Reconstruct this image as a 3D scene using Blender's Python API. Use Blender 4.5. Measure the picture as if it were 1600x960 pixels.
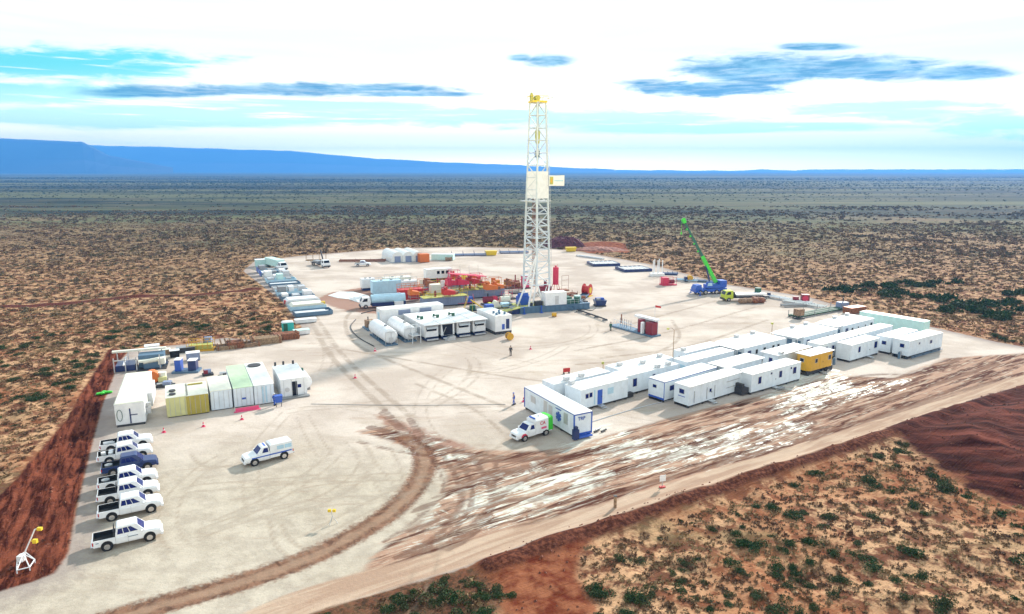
import bpy, math, random
import numpy as np
from mathutils import Vector, Matrix
random.seed(7); rng = np.random.default_rng(11)
R = math.radians
S = bpy.context.scene
C = S.collection
for o in list(bpy.data.objects): bpy.data.objects.remove(o)

# ------------------------------------------------------------------ camera
CH, FPX = 32.0, 1067.0                     # drone height, focal length in pixels of a 1600 px frame
PITCH = math.atan(214 / FPX)
cam = bpy.data.cameras.new('camera'); cam_o = bpy.data.objects.new('camera', cam); C.objects.link(cam_o)
cam.sensor_fit = 'HORIZONTAL'; cam.sensor_width = 36; cam.lens = 36 * FPX / 1600
cam.clip_start = .5; cam.clip_end = 80000
cam_o.location = (0, 0, CH); cam_o.rotation_euler = (math.pi / 2 - PITCH, 0, 0)
S.camera = cam_o

# ------------------------------------------------------------------ sky, sun, exposure
SUN_DIR = Vector((.56, .83, .52)).normalized()
SUN_EL = math.asin(SUN_DIR.z); SUN_AZ = math.atan2(SUN_DIR.x, SUN_DIR.y)
S.view_settings.view_transform = 'Standard'; S.view_settings.look = 'None'
S.view_settings.gamma = 1; S.view_settings.exposure = .8
S.view_settings.use_curve_mapping = False
S.render.engine = 'CYCLES'
S.cycles.max_bounces = 5; S.cycles.diffuse_bounces = 2; S.cycles.glossy_bounces = 2
S.cycles.transparent_max_bounces = 6; S.cycles.volume_bounces = 0

sun = bpy.data.lights.new('sun', 'SUN'); sun.energy = 4.4; sun.angle = R(2.5); sun.color = (1, .93, .84)
sun_o = bpy.data.objects.new('sun', sun); C.objects.link(sun_o)
sun_o.rotation_euler = SUN_DIR.to_track_quat('Z', 'Y').to_euler()

class NT:
    """small node-tree writer"""
    def __init__(s, tree): s.t = tree; s.n = tree.nodes; s.l = tree.links
    def put(s, v, sock):
        if isinstance(v, bpy.types.NodeSocket): s.l.new(v, sock)
        elif v is not None:
            if sock.type == 'RGBA' and isinstance(v, (tuple, list)) and len(v) == 3: v = (*v, 1)
            sock.default_value = v
    def math(s, op, a, b=None, c=None, clamp=False):
        n = s.n.new('ShaderNodeMath'); n.operation = op; n.use_clamp = clamp
        s.put(a, n.inputs[0]); s.put(b, n.inputs[1]); s.put(c, n.inputs[2]); return n.outputs[0]
    def mix(s, f, a, b, mode='MIX'):
        n = s.n.new('ShaderNodeMix'); n.data_type = 'RGBA'; n.blend_type = mode
        s.put(f, n.inputs[0]); s.put(a, n.inputs[6]); s.put(b, n.inputs[7]); return n.outputs[2]
    def rng(s, v, a, b, c=0., d=1., smooth=True):
        n = s.n.new('ShaderNodeMapRange'); n.clamp = True
        if smooth: n.interpolation_type = 'SMOOTHSTEP'
        s.put(v, n.inputs[0])
        for i, x in enumerate((a, b, c, d)): s.put(x, n.inputs[i + 1])
        return n.outputs[0]
    def noise(s, vec, scale, detail=4, rough=.55, dist=0):
        n = s.n.new('ShaderNodeTexNoise'); s.put(vec, n.inputs['Vector'])
        n.inputs['Scale'].default_value = scale; n.inputs['Detail'].default_value = detail
        n.inputs['Roughness'].default_value = rough; n.inputs['Distortion'].default_value = dist
        return n.outputs['Fac']
    def mapping(s, vec, loc=(0, 0, 0), rot=(0, 0, 0), sc=(1, 1, 1)):
        n = s.n.new('ShaderNodeMapping'); s.put(vec, n.inputs[0])
        n.inputs[1].default_value = loc; n.inputs[2].default_value = rot; n.inputs[3].default_value = sc
        return n.outputs[0]
    def attr(s, name):
        n = s.n.new('ShaderNodeAttribute'); n.attribute_name = name; return n.outputs['Fac']
    def sep(s, vec):
        n = s.n.new('ShaderNodeSeparateXYZ'); s.put(vec, n.inputs[0]); return n.outputs

def ray(px, py):
    u = (px - 800) / FPX; w = (py - 480) / FPX
    return u, math.cos(PITCH) - w * math.sin(PITCH), -(math.sin(PITCH) + w * math.cos(PITCH))

world = bpy.data.worlds.new('World'); S.world = world; world.use_nodes = True
w = NT(world.node_tree); w.n.clear()
out = w.n.new('ShaderNodeOutputWorld'); bg = w.n.new('ShaderNodeBackground'); w.l.new(bg.outputs[0], out.inputs[0])
bg.inputs[1].default_value = .1
sky = w.n.new('ShaderNodeTexSky'); sky.sky_type = 'NISHITA'; sky.sun_disc = False
sky.sun_elevation = SUN_EL; sky.sun_rotation = SUN_AZ; sky.altitude = 300
tc = w.n.new('ShaderNodeTexCoord').outputs['Generated']
d = w.sep(tc)
dy = w.math('MAXIMUM', d[1], .02)
U = w.math('DIVIDE', d[0], dy); V = w.math('DIVIDE', d[2], dy)
streak = w.noise(w.mapping(tc, sc=(1.6, 1.6, 22)), 2.2, 6, .6, .3)
streak2 = w.noise(w.mapping(tc, loc=(3, 1, 2), sc=(3, 3, 60)), 3.0, 5, .6, .2)
puff = w.noise(w.mapping(tc, loc=(1, 5, 2), sc=(4, 4, 19)), 3.6, 8, .62, .4)
def blob(cx, cy, rx, ry, amp=.9, n=None):
    """soft cloud patch round a direction; 1 inside, 0 outside"""
    x, y, z = ray(cx, cy); u0, v0 = x / y, z / y
    a = w.math('DIVIDE', w.math('SUBTRACT', U, u0), rx / FPX)
    b = w.math('DIVIDE', w.math('SUBTRACT', V, v0), ry / FPX)
    q = w.math('SQRT', w.math('ADD', w.math('MULTIPLY', a, a), w.math('MULTIPLY', b, b)))
    q = w.math('ADD', q, w.math('MULTIPLY', w.math('SUBTRACT', n or puff, .5), amp * 2.4))
    return w.rng(q, .55, 1.25, 1, 0)
def union(lst):
    r = lst[0]
    for x in lst[1:]: r = w.math('MAXIMUM', r, x)
    return r
gaps = union([blob(70, 100, 230, 24), blob(30, 148, 210, 17, .7), blob(250, 178, 420, 26, 1.2, streak), blob(720, 182, 330, 14, .8),
              blob(970, 188, 220, 16, .8), blob(1390, 172, 150, 14, 1.0), blob(1130, 200, 300, 9, 1.2, streak), blob(1560, 190, 110, 22, 1.1)])
gaps = w.math('MULTIPLY', gaps, w.rng(streak2, .24, .46))
streak3 = w.noise(w.mapping(tc, loc=(2, 3, 7), sc=(5, 5, 70)), 4.0, 6, .65, .4)
dark = union([blob(250, 145, 115, 8, .35), blob(460, 140, 260, 11, .65), blob(640, 147, 110, 5, .5), blob(857, 95, 38, 10, .55), blob(812, 90, 22, 6, .5),
              blob(1180, 112, 130, 27, .8), blob(1100, 138, 150, 13, .8), blob(1330, 108, 170, 18, .8), blob(1500, 115, 85, 12, .5), blob(1275, 73, 58, 6, .45)])
nish = w.mix(1, sky.outputs[0], (.55, 1.4, 1.1), 'MULTIPLY')
elev = w.rng(V, 0, .2)
white = w.mix(w.rng(V, .0, .05), (52, 43, 16), (19, 16, 7.6)); white = w.mix(w.rng(V, .05, .17), white, (8.4, 8.6, 8.5))
gapcol = w.mix(w.rng(V, .0, .06), (30, 28, 13), (8.6, 11, 7.4)); gapcol = w.mix(w.rng(V, .07, .15), gapcol, (.8, 5.6, 4.6))
gapcol = w.mix(.12, gapcol, nish)
shade = w.rng(streak, .42, .62)
white = w.mix(w.math('MULTIPLY', shade, w.rng(V, .28, .10, .30, .04)), white, (4.9, 5.6, 5.3))
col = w.mix(w.math('MULTIPLY', gaps, .95), white, gapcol)
dcol = w.mix(w.rng(puff, .40, .66), (.45, 1.75, 2.2), (2.6, 4.4, 4.4))
col = w.mix(w.math('MULTIPLY', dark, w.rng(streak3, .25, .60, .62, .97)), col, dcol)
# overhead and behind the camera: cloud sheet with the plain sky showing through
col = w.mix(w.math('MULTIPLY', w.rng(d[2], .3, .7), .45), col, nish)
w.l.new(col, bg.inputs[0])

# ------------------------------------------------------------------ placing by survey: photo point -> place on the ground (height z)
def P(px, py, z=0.0):
    x, y, dz = ray(px, py); t = (z - CH) / dz
    return Vector((x * t, y * t, z))
def zat(py, Y):                             # height of a point seen at row py standing at forward distance Y
    x, y, dz = ray(800, py); return CH + dz * Y / y
def head(p, q): return math.atan2(q.y - p.y, q.x - p.x)
H27 = R(27)

# ------------------------------------------------------------------ materials
MATS = {}
def mat(name, col, rough=.6, metal=0, var=.05, scale=1.2, dirt=0, dirtcol=(.25, .16, .1), bump=0, bscale=8, spec=.5):
    if name in MATS: return MATS[name]
    m = bpy.data.materials.new(name); m.use_nodes = True; t = NT(m.node_tree)
    b = t.n['Principled BSDF']
    pos = t.n.new('ShaderNodeNewGeometry').outputs['Position']
    n = t.noise(pos, scale, 5, .6)
    lo = tuple(c * (1 - var * 1.5) for c in col); hi = tuple(min(1, c * (1 + var)) for c in col)
    c = t.mix(t.rng(n, .3, .7), lo, hi)
    if dirt:
        n2 = t.noise(t.mapping(pos, sc=(1, 1, .35)), 2.3, 6, .68)
        c = t.mix(t.rng(n2, .55, .85, 0, dirt * .6), c, dirtcol)
    t.l.new(c, b.inputs['Base Color'])
    b.inputs['Roughness'].default_value = rough; b.inputs['Metallic'].default_value = metal
    b.inputs['Specular IOR Level'].default_value = spec
    if bump:
        bn = t.n.new('ShaderNodeBump'); bn.inputs[0].default_value = bump; bn.inputs[1].default_value = .03
        t.l.new(t.noise(pos, bscale, 4), bn.inputs['Height']); t.l.new(bn.outputs[0], b.inputs['Normal'])
    MATS[name] = m; return m
M = dict(
    white=mat('white_paint', (.78, .79, .80), .45, dirt=.22, dirtcol=(.5, .43, .36)),
    wall=mat('trailer_wall_paint', (.70, .77, .83), .5, dirt=.25, dirtcol=(.5, .45, .4)),
    mastp=mat('mast_paint', (.55, .61, .66), .5, dirt=.3, dirtcol=(.25, .27, .3)),
    roof=mat('trailer_roof_paint', (.80, .80, .79), .6, dirt=.3, dirtcol=(.55, .5, .44)),
    cream=mat('cream_paint', (.74, .73, .62), .6, dirt=.35, dirtcol=(.45, .36, .25)),
    creamyel=mat('pale_yellow_paint', (.62, .60, .28), .55, dirt=.35, dirtcol=(.4, .36, .22)),
    mustard=mat('mustard_paint', (.42, .34, .06), .55, dirt=.4, dirtcol=(.25, .2, .08)),
    palegreen=mat('pale_green_paint', (.52, .66, .45), .6, dirt=.3, dirtcol=(.45, .42, .33)),
    turq=mat('pale_turquoise_paint', (.52, .74, .70), .55, dirt=.2),
    blue=mat('blue_paint', (.03, .10, .45), .4, dirt=.2),
    navy=mat('navy_paint', (.012, .03, .12), .3),
    lblue=mat('light_blue_paint', (.42, .62, .74), .5, dirt=.3, dirtcol=(.35, .4, .45)),
    steelblue=mat('steel_blue_paint', (.10, .18, .27), .5, .2, dirt=.45, dirtcol=(.2, .15, .12)),
    greyblue=mat('grey_blue_paint', (.22, .27, .40), .55, dirt=.5, dirtcol=(.2, .15, .14)),
    grey=mat('grey_steel', (.30, .31, .32), .5, .4, dirt=.4),
    lgrey=mat('galvanised_steel', (.55, .56, .57), .45, .5),
    dark=mat('dark_steel', (.035, .035, .04), .6, dirt=.3),
    black=mat('black_rubber', (.012, .012, .013), .85),
    glass=mat('dark_window_glass', (.006, .010, .022), .2, spec=.3),
    blueglass=mat('blue_tinted_glass', (.004, .014, .12), .2, spec=.25),
    red=mat('red_paint', (.50, .03, .025), .5, dirt=.3, dirtcol=(.2, .05, .03)),
    crimson=mat('crimson_paint', (.60, .03, .08), .5, dirt=.15),
    maroon=mat('maroon_paint', (.22, .015, .03), .5, dirt=.3),
    orange=mat('orange_paint', (.62, .15, .02), .5, dirt=.3, dirtcol=(.25, .08, .03)),
    pink=mat('pink_netting', (.75, .10, .22), .8),
    yellow=mat('yellow_paint', (.72, .50, .03), .5, dirt=.25),
    yellowgreen=mat('olive_yellow_paint', (.42, .42, .10), .6, dirt=.4),
    ochre=mat('ochre_trailer_paint', (.62, .33, .02), .5, dirt=.25, dirtcol=(.35, .18, .03)),
    green=mat('bright_green_paint', (.05, .55, .03), .4),
    dgreen=mat('dark_green_paint', (.02, .10, .06), .5),
    teal=mat('teal_plastic', (.03, .40, .36), .5),
    lime=mat('lime_yellow_paint', (.50, .58, .05), .5),
    wood=mat('weathered_timber', (.33, .22, .13), .85, scale=4, var=.3),
    rust=mat('rusty_steel', (.26, .10, .05), .8, scale=3, var=.35),
    brown=mat('brown_sacking', (.30, .19, .12), .9, scale=3, var=.3),
    skin=mat('skin', (.45, .27, .19), .6),
    liner=mat('white_plastic_liner', (.75, .75, .72), .35, dirt=.4, bump=.8, bscale=1.5),
    chrome=mat('bright_metal', (.6, .6, .62), .25, .9),
    lamp=mat('headlamp_glass', (.7, .72, .72), .1, spec=.8),
    taill=mat('red_tail_lamp', (.45, .01, .01), .3),
)

# ------------------------------------------------------------------ mesh builder
class MB:
    def __init__(s): s.v = []; s.f = []; s.mi = []; s.cur = 0
    def add(s, vs, fs):
        o = len(s.v); s.v += [tuple(p) for p in vs]; s.f += [tuple(i + o for i in f) for f in fs]; s.mi += [s.cur] * len(fs); return s
    def box(s, x0, x1, y0, y1, z0, z1, T=None):
        vs = [(x, y, z) for z in (z0, z1) for y in (y0, y1) for x in (x0, x1)]
        if T: vs = [T @ Vector(v) for v in vs]
        return s.add(vs, [(0, 2, 3, 1), (4, 5, 7, 6), (0, 1, 5, 4), (2, 6, 7, 3), (0, 4, 6, 2), (1, 3, 7, 5)])
    def cyl(s, a, b, r, n=12, r2=None, caps=True):
        a = Vector(a); b = Vector(b); r2 = r if r2 is None else r2
        d = (b - a).normalized(); u = d.orthogonal().normalized(); v = d.cross(u)
        vs = []
        for p, q in ((a, r), (b, r2)):
            for k in range(n):
                t = 2 * math.pi * k / n; vs.append(p + (u * math.cos(t) + v * math.sin(t)) * q)
        fs = [(k, (k + 1) % n, n + (k + 1) % n, n + k) for k in range(n)]
        if caps: fs += [tuple(range(n - 1, -1, -1)), tuple(range(n, 2 * n))]
        return s.add(vs, fs)
    def bar(s, a, b, r=.05): return s.cyl(a, b, r, 5)
    def prism(s, poly, y0, y1):            # profile in x,z pushed along y
        n = len(poly)
        vs = [(x, y0, z) for x, z in poly] + [(x, y1, z) for x, z in poly]
        return s.add(vs, [tuple(range(n)), tuple(range(2 * n - 1, n - 1, -1))] + [(k, n + k, n + (k + 1) % n, (k + 1) % n) for k in range(n)])
    def loft(s, secs, caps=True):          # list of equal-length rings
        n = len(secs[0]); vs = [p for r in secs for p in r]; fs = []
        for i in range(len(secs) - 1):
            for k in range(n):
                fs.append((i * n + k, i * n + (k + 1) % n, (i + 1) * n + (k + 1) % n, (i + 1) * n + k))
        if caps: fs += [tuple(range(n - 1, -1, -1)), tuple(range((len(secs) - 1) * n, len(secs) * n))]
        return s.add(vs, fs)
    def sphere(s, c, r, n=10, m=6, sz=1):
        rings = []
        for i in range(1, m):
            t = math.pi * i / m
            rings.append([(c[0] + r * math.sin(t) * math.cos(2 * math.pi * k / n), c[1] + r * math.sin(t) * math.sin(2 * math.pi * k / n), c[2] - sz * r * math.cos(t)) for k in range(n)])
        return s.loft(rings)
    def quad(s, a, b, c, d, off=.012, th=.01):  # thin plate standing proud of a surface
        a, b, c, d = map(Vector, (a, b, c, d)); n = (b - a).cross(d - a).normalized()
        v0 = [p + n * (off - th) for p in (a, b, c, d)]; v1 = [p + n * off for p in (a, b, c, d)]
        return s.add(v0 + v1, [(3, 2, 1, 0), (4, 5, 6, 7), (0, 1, 5, 4), (1, 2, 6, 5), (2, 3, 7, 6), (3, 0, 4, 7)])
    def build(s, name, m, parent=None, smooth=False):
        me = bpy.data.meshes.new(name); me.from_pydata(s.v, [], s.f); me.update()
        ms = m if isinstance(m, (list, tuple)) else [m]
        for x in ms: me.materials.append(M[x] if isinstance(x, str) else x)
        if len(ms) > 1: me.polygons.foreach_set('material_index', s.mi)
        if smooth: me.polygons.foreach_set('use_smooth', [True] * len(s.f))
        o = bpy.data.objects.new(name, me); C.objects.link(o)
        if parent: o.parent = parent
        return o

def tag(o, label, cat, group=None):
    o['label'] = label; o['category'] = cat
    if group: o['group'] = group
    return o
def thing(name, label, cat, loc, rz=0, group=None):
    o = bpy.data.objects.new(name, None); C.objects.link(o); o.empty_display_size = .3
    o.location = Vector(loc); o.rotation_euler = (0, 0, rz)
    return tag(o, label, cat, group)
def structure(o, kind='structure'): o['kind'] = kind; return o
KIDS = {}
def kids(o): return [c for c in bpy.data.objects if c.parent == o]
def copy_tree(o, label=None, loc=None, rz=None, parent=None):
    c = o.copy(); C.objects.link(c)
    if parent: c.parent = parent
    if label: c['label'] = label
    if loc is not None: c.location = Vector(loc)
    if rz is not None: c.rotation_euler = (0, 0, rz)
    for ch in kids(o): copy_tree(ch, parent=c)
    return c
def paint(o, m, names):
    """give a copied thing's named parts meshes of another colour"""
    for ch in kids(o):
        if ch.name.split('.')[0] in names:
            ch.data = ch.data.copy(); ch.data.materials[0] = M[m]
        paint(ch, m, names)
# ------------------------------------------------------------------ the ground
def poly(*pts): return np.array([[*P(x, y).xy] for x, y in pts])
def sdf(pl, X, Y):
    """signed distance, positive inside"""
    d = np.full(X.shape, 1e18); ins = np.zeros(X.shape, bool); n = len(pl)
    for i in range(n):
        a = pl[i]; b = pl[(i + 1) % n]; e = b - a; L = (e ** 2).sum() + 1e-9
        wx, wy = X - a[0], Y - a[1]; t = np.clip((wx * e[0] + wy * e[1]) / L, 0, 1)
        d = np.minimum(d, (wx - t * e[0]) ** 2 + (wy - t * e[1]) ** 2)
        c = (a[1] > Y) != (b[1] > Y)
        with np.errstate(divide='ignore', invalid='ignore'):
            xi = a[0] + (Y - a[1]) / (b[1] - a[1] if b[1] != a[1] else 1e-9) * e[0]
        ins ^= c & (X < xi)
    d = np.sqrt(d); return np.where(ins, d, -d)
def line_sdf(pl, wd, X, Y):
    d = np.full(X.shape, 1e18)
    for i in range(len(pl) - 1):
        a = pl[i]; b = pl[i + 1]; e = b - a; L = (e ** 2).sum() + 1e-9
        wx, wy = X - a[0], Y - a[1]; t = np.clip((wx * e[0] + wy * e[1]) / L, 0, 1)
        d = np.minimum(d, (wx - t * e[0]) ** 2 + (wy - t * e[1]) ** 2)
    return wd - np.sqrt(d)
def curve(pts, k=6):                        # catmull-rom through survey points
    p = poly(*pts); p = np.vstack([2 * p[0] - p[1], p, 2 * p[-1] - p[-2]]); o = []
    for i in range(1, len(p) - 2):
        for j in range(k):
            t = j / k; a, b, c, d_ = p[i - 1], p[i], p[i + 1], p[i + 2]
            o.append(.5 * (2 * b + (c - a) * t + (2 * a - 5 * b + 4 * c - d_) * t * t + (3 * b - a - 3 * c + d_) * t ** 3))
    o.append(p[-2]); return np.array(o)

CLEAR = poly((-260, 1010), (0, 922), (50, 908), (85, 893), (106, 862), (118, 800), (142, 700), (160, 632), (186, 566), (204, 546), (290, 538), (350, 528), (400, 532),
             (460, 520), (472, 512), (440, 470), (380, 424), (398, 408), (470, 400), (620, 388), (720, 386), (862, 389), (905, 393), (1020, 414), (1130, 444),
             (1262, 464), (1330, 484), (1460, 512), (1560, 535), (1700, 560), (1700, 596), (1600, 603), (1480, 640), (1330, 694), (1150, 748), (1000, 800), (880, 840),
             (760, 878), (600, 925), (470, 958), (380, 990), (260, 1040), (-100, 1060))
REDS = poly((170, 545), (150, 580), (112, 640), (75, 690), (25, 752), (-60, 820), (-300, 960), (-300, 1020), (0, 924), (50, 910), (85, 895), (106, 864), (118, 800), (142, 700), (160, 632), (186, 566), (200, 548))
TRACK = curve([(-200, 492), (0, 480), (90, 475), (200, 466), (330, 459), (400, 452)])
CURVE = curve([(120, 985), (250, 945), (390, 905), (490, 868), (560, 832), (610, 800), (645, 765), (662, 735), (662, 712), (652, 697), (636, 686)])
MUD = poly((560, 675), (610, 664), (660, 690), (700, 700), (800, 706), (900, 700), (950, 680), (1040, 655), (1180, 620), (1300, 588), (1400, 590), (1480, 560), (1540, 556), (1600, 552), (1700, 556),
           (1700, 590), (1600, 598), (1480, 632), (1330, 684), (1150, 735), (1000, 782), (860, 824), (700, 862), (560, 905), (600, 850), (680, 800), (700, 740), (640, 700))
WHITE = [poly((925, 672), (960, 668), (1040, 690), (1150, 660), (1270, 655), (1260, 690), (1150, 715), (1040, 735), (960, 728), (880, 705)),
         poly((596, 676), (640, 672), (700, 690), (742, 710), (745, 725), (700, 722), (650, 712), (610, 706)),
         poly((700, 770), (830, 722), (1000, 735), (960, 775), (830, 812), (680, 850), (620, 860)),
         poly((1210, 520), (1340, 600), (1430, 590), (1400, 610), (1280, 640), (1200, 665))]
SHOULDER = curve([(380, 985), (480, 938), (620, 897), (760, 856), (860, 826), (1000, 786), (1150, 738), (1300, 692), (1400, 655), (1500, 620), (1600, 594), (1750, 560)])
BERM = curve([(770, 886), (880, 846), (960, 822), (1040, 792), (1150, 757), (1250, 724), (1330, 700), (1400, 676), (1480, 650), (1600, 612), (1700, 590)])
REDP = poly((740, 884), (860, 850), (930, 838), (905, 870), (900, 900), (930, 940), (900, 1000), (780, 1010), (790, 930))
MOUND = poly((1385, 672), (1460, 645), (1540, 622), (1620, 602), (1760, 600), (1800, 800), (1640, 800), (1560, 785), (1500, 752), (1455, 722))
DARKV = poly((430, 975), (560, 925), (700, 893), (790, 873), (800, 905), (795, 945), (700, 975), (520, 1010))
STAIN = [poly((515, 458), (575, 448), (600, 470), (640, 480), (600, 492), (540, 486), (490, 470)),
         poly((600, 660), (590, 648), (640, 665), (740, 700), (700, 708), (650, 690))]
PITS = poly((905, 378), (975, 378), (985, 396), (915, 396))
RUTS = [] + [(c_, w_) for c_, w_ in ((curve(c), w) for c, w in (
    (((690, 708), (712, 745), (720, 785), (690, 830), (640, 862)), .32), (((706, 706), (730, 742), (737, 785), (708, 828), (660, 858)), .28),
    (((735, 710), (758, 745), (768, 785), (742, 830), (700, 858)), .35), (((775, 712), (772, 750), (766, 800), (720, 850)), .3), (((620, 870), (700, 850), (760, 800), (800, 760), (860, 735)), .4),
    (((650, 800), (690, 775), (760, 745), (900, 712), (1040, 690)), .5), (((830, 782), (960, 742), (1200, 674), (1400, 620), (1560, 568)), .45), (((880, 796), (1050, 746), (1300, 674), (1560, 594)), .5),
    (((1000, 722), (1130, 690), (1270, 660)), .6), (((1060, 712), (1160, 690), (1290, 668)), .4), (((720, 722), (900, 712), (1100, 680), (1300, 628), (1420, 600)), .55), (((1150, 650), (1300, 610), (1400, 590), (1500, 570)), .45),
    (((640, 690), (610, 676), (580, 668)), .7), (((655, 700), (640, 680), (615, 660), (598, 645)), .6), (((640, 655), (668, 690), (720, 706)), .5), (((600, 640), (640, 676), (700, 690)), .4), (((560, 690), (620, 705), (680, 712)), .4), (((672, 712), (690, 745), (688, 775), (650, 812), (600, 846)), .22), (((668, 700), (760, 712), (850, 716), (930, 706)), .5), (((700, 730), (790, 738), (880, 730)), .3), (((640, 830), (720, 800), (800, 782), (900, 770)), .35), (((900, 760), (1050, 716), (1200, 676)), .35), (((1240, 690), (1400, 640), (1560, 582)), .4), (((1280, 604), (1360, 586), (1440, 584), (1500, 560)), .5)))]
_tr = np.random.default_rng(77)
def _wander(x, y, h, n=26, turn=.05):
    k = _tr.normal(0, turn); o = []
    for _ in range(n): o.append((x, y)); x += 1.6 * math.cos(h); y += 1.6 * math.sin(h); h += k + _tr.normal(0, .012)
    return np.array(o)
def _pair(c):
    d_ = np.gradient(c, axis=0); d_ /= np.linalg.norm(d_, axis=1)[:, None] + 1e-9; nn_ = np.stack([-d_[:, 1], d_[:, 0]], 1) * .8; return [c + nn_, c - nn_]
WAND = []
for _ in range(34):
    px_, py_ = _tr.uniform(230, 760), _tr.uniform(640, 860)
    if _ > 20: px_, py_ = _tr.uniform(480, 1000), _tr.uniform(500, 640)
    q_ = P(px_, py_); WAND += _pair(_wander(q_.x, q_.y, R(_tr.choice([27, 40, -63, 117, 10, 60]) + _tr.normal(0, 10)), int(_tr.uniform(6, 22)), .07))
FAINT = [(c_, w_) for c_, w_ in ((curve(c), w) for c, w in (
    (((298, 702), (304, 718), (325, 730), (366, 728)), .22), (((440, 818), (452, 842), (478, 858), (505, 852)), .2), (((420, 810), (430, 850), (460, 880)), .2), (((610, 700), (625, 730), (632, 770)), .18),
    (((462, 470), (490, 510), (520, 560), (600, 640)), .5), (((470, 468), (500, 505), (540, 560), (640, 650)), .45), (((500, 540), (620, 560), (800, 590), (900, 600)), .35), (((940, 560), (1080, 540), (1200, 500)), .4),
    (((900, 548), (1040, 520), (1180, 480)), .4), (((480, 636), (640, 636), (800, 636)), .12), (((560, 480), (540, 500), (560, 540), (700, 600), (800, 640)), .4), (((650, 600), (740, 640), (800, 690)), .3), (((940, 520), (1010, 500), (1120, 470)), .4), (((1050, 500), (1060, 530), (1000, 560), (900, 570)), .35)))]
def masks(X, Y):
    m = dict(clear=sdf(CLEAR, X, Y), reds=np.maximum(sdf(REDS, X, Y), line_sdf(TRACK, 1.5, X, Y)), curve=line_sdf(CURVE, 1.35, X, Y), mud=sdf(MUD, X, Y),
             white=np.maximum.reduce([sdf(p, X, Y) for p in WHITE]), shoulder=line_sdf(SHOULDER, 1.7, X, Y), berm=line_sdf(BERM, 1.15, X, Y),
             redp=np.maximum(sdf(REDP, X, Y), sdf(PITS, X, Y)), mound=sdf(MOUND, X, Y), darkv=sdf(DARKV, X, Y), stain=np.maximum.reduce([sdf(p, X, Y) for p in STAIN]))
    m['track'] = line_sdf(TRACK, 2.3, X, Y)
    if X.ndim == 2: m['ruts'] = np.maximum.reduce([line_sdf(c, w, X, Y) for c, w in RUTS]); m['faint'] = np.maximum.reduce([line_sdf(c, w, X, Y) for c, w in FAINT] + [line_sdf(c, .12, X, Y) for c in WAND])
    return m
def vnoise(X, Y, s, seed=0):
    """value noise, smooth"""
    x = X / s + 1000; y = Y / s + 1000; xi = np.floor(x).astype(np.int64); yi = np.floor(y).astype(np.int64)
    fx = x - xi; fy = y - yi; fx = fx * fx * (3 - 2 * fx); fy = fy * fy * (3 - 2 * fy)
    def h(a, b):
        v = (a * 374761393 + b * 668265263 + seed * 974634777) & 0xffffffff
        v = ((v ^ (v >> 13)) * 1274126177) & 0xffffffff
        return ((v ^ (v >> 16)) & 0xffff) / 65535.
    return (h(xi, yi) * (1 - fx) + h(xi + 1, yi) * fx) * (1 - fy) + (h(xi, yi + 1) * (1 - fx) + h(xi + 1, yi + 1) * fx) * fy
def relief(X, Y, m):
    sm = lambda v, a, b: np.clip((v - a) / (b - a), 0, 1) ** 2 * (3 - 2 * np.clip((v - a) / (b - a), 0, 1))
    out = sm(-m['clear'], .3, 4)                                     # outside the cleared pad
    z = out * ((vnoise(X, Y, 14, 1) - .5) * .7 + (vnoise(X, Y, 3.1, 2) - .45) * .45 + (vnoise(X, Y, 1.1, 3) - .5) * .22)
    # furrows of the ripped red strip, running with the strip
    c, s = math.cos(R(-63)), math.sin(R(-63)); across = -s * X + c * Y
    k = sm(m['reds'], 0, .8)
    across = across + (vnoise(X, Y, 6, 9) - .5) * 1.2
    z = z * (1 - k) + k * (.16 * np.sin(across * 2 * math.pi / 1.15) + (vnoise(X, Y, .8, 4) - .5) * .28)
    z += .75 * sm(m['berm'], -.9, 1.1) * (.7 + .6 * vnoise(X, Y, 2.3, 5))
    mm = sm(m['mound'], -.5, 9)
    u = X * math.cos(R(50)) + Y * math.sin(R(50)); v_ = -X * math.sin(R(50)) + Y * math.cos(R(50))
    z += mm * (2.0 + (vnoise(X, Y, 1.6, 7) - .5) * .5 + (vnoise(X, Y, 4.1, 17) - .5) * 1.2)
    k = sm(m['mud'], 0, 1.2)                                         # wheel ruts of the wet road
    c, s = math.cos(R(33)), math.sin(R(33)); ac = -s * X + c * Y + (vnoise(X * c + Y * s, ac0(X, Y), 16, 8) - .5) * 5
    z += k * (.05 * np.sin(ac * 2 * math.pi / 1.7) + (vnoise(X, Y, .9, 12) - .5) * .09)
    k = sm(m['curve'], -.2, .4); z -= k * (.06 + .03 * vnoise(X, Y, .7, 13))
    if 'ruts' in m: z -= .07 * sm(m['ruts'], -.3, .3)
    return z
def ac0(X, Y): return -math.sin(R(33)) * X * 6 + math.cos(R(33)) * Y * 6

def axis(parts):
    a = []
    for lo, hi, st in parts: a += list(np.arange(lo, hi, st))
    return a
geo = lambda a, b, k: list(np.geomspace(a, b, k))
xs_ = np.array([-v for v in reversed(geo(170, 26000, 42))] + axis([(-169, -76, 3), (-76, 96, .45), (96, 169, 2.5)]) + geo(170, 26000, 42))
ys_ = np.array(axis([(-60, 30, 10), (30, 132, .4), (132, 300, 1.3)]) + geo(302, 26000, 110))
GX, GY = np.meshgrid(xs_, ys_)
MK = masks(GX, GY); GZ = relief(GX, GY, MK)
nx, ny = len(xs_), len(ys_)
idx = np.arange(nx * ny).reshape(ny, nx)
quads = np.stack([idx[:-1, :-1], idx[:-1, 1:], idx[1:, 1:], idx[1:, :-1]], -1).reshape(-1, 4)
def fc(k): a = MK[k]; return ((a[:-1, :-1] + a[1:, 1:]) / 2).reshape(-1)
road_f = (fc('mud') > 0) | (fc('curve') > 0) | (fc('shoulder') > 0)
pad_f = (fc('clear') > 0) & ~road_f
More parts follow.
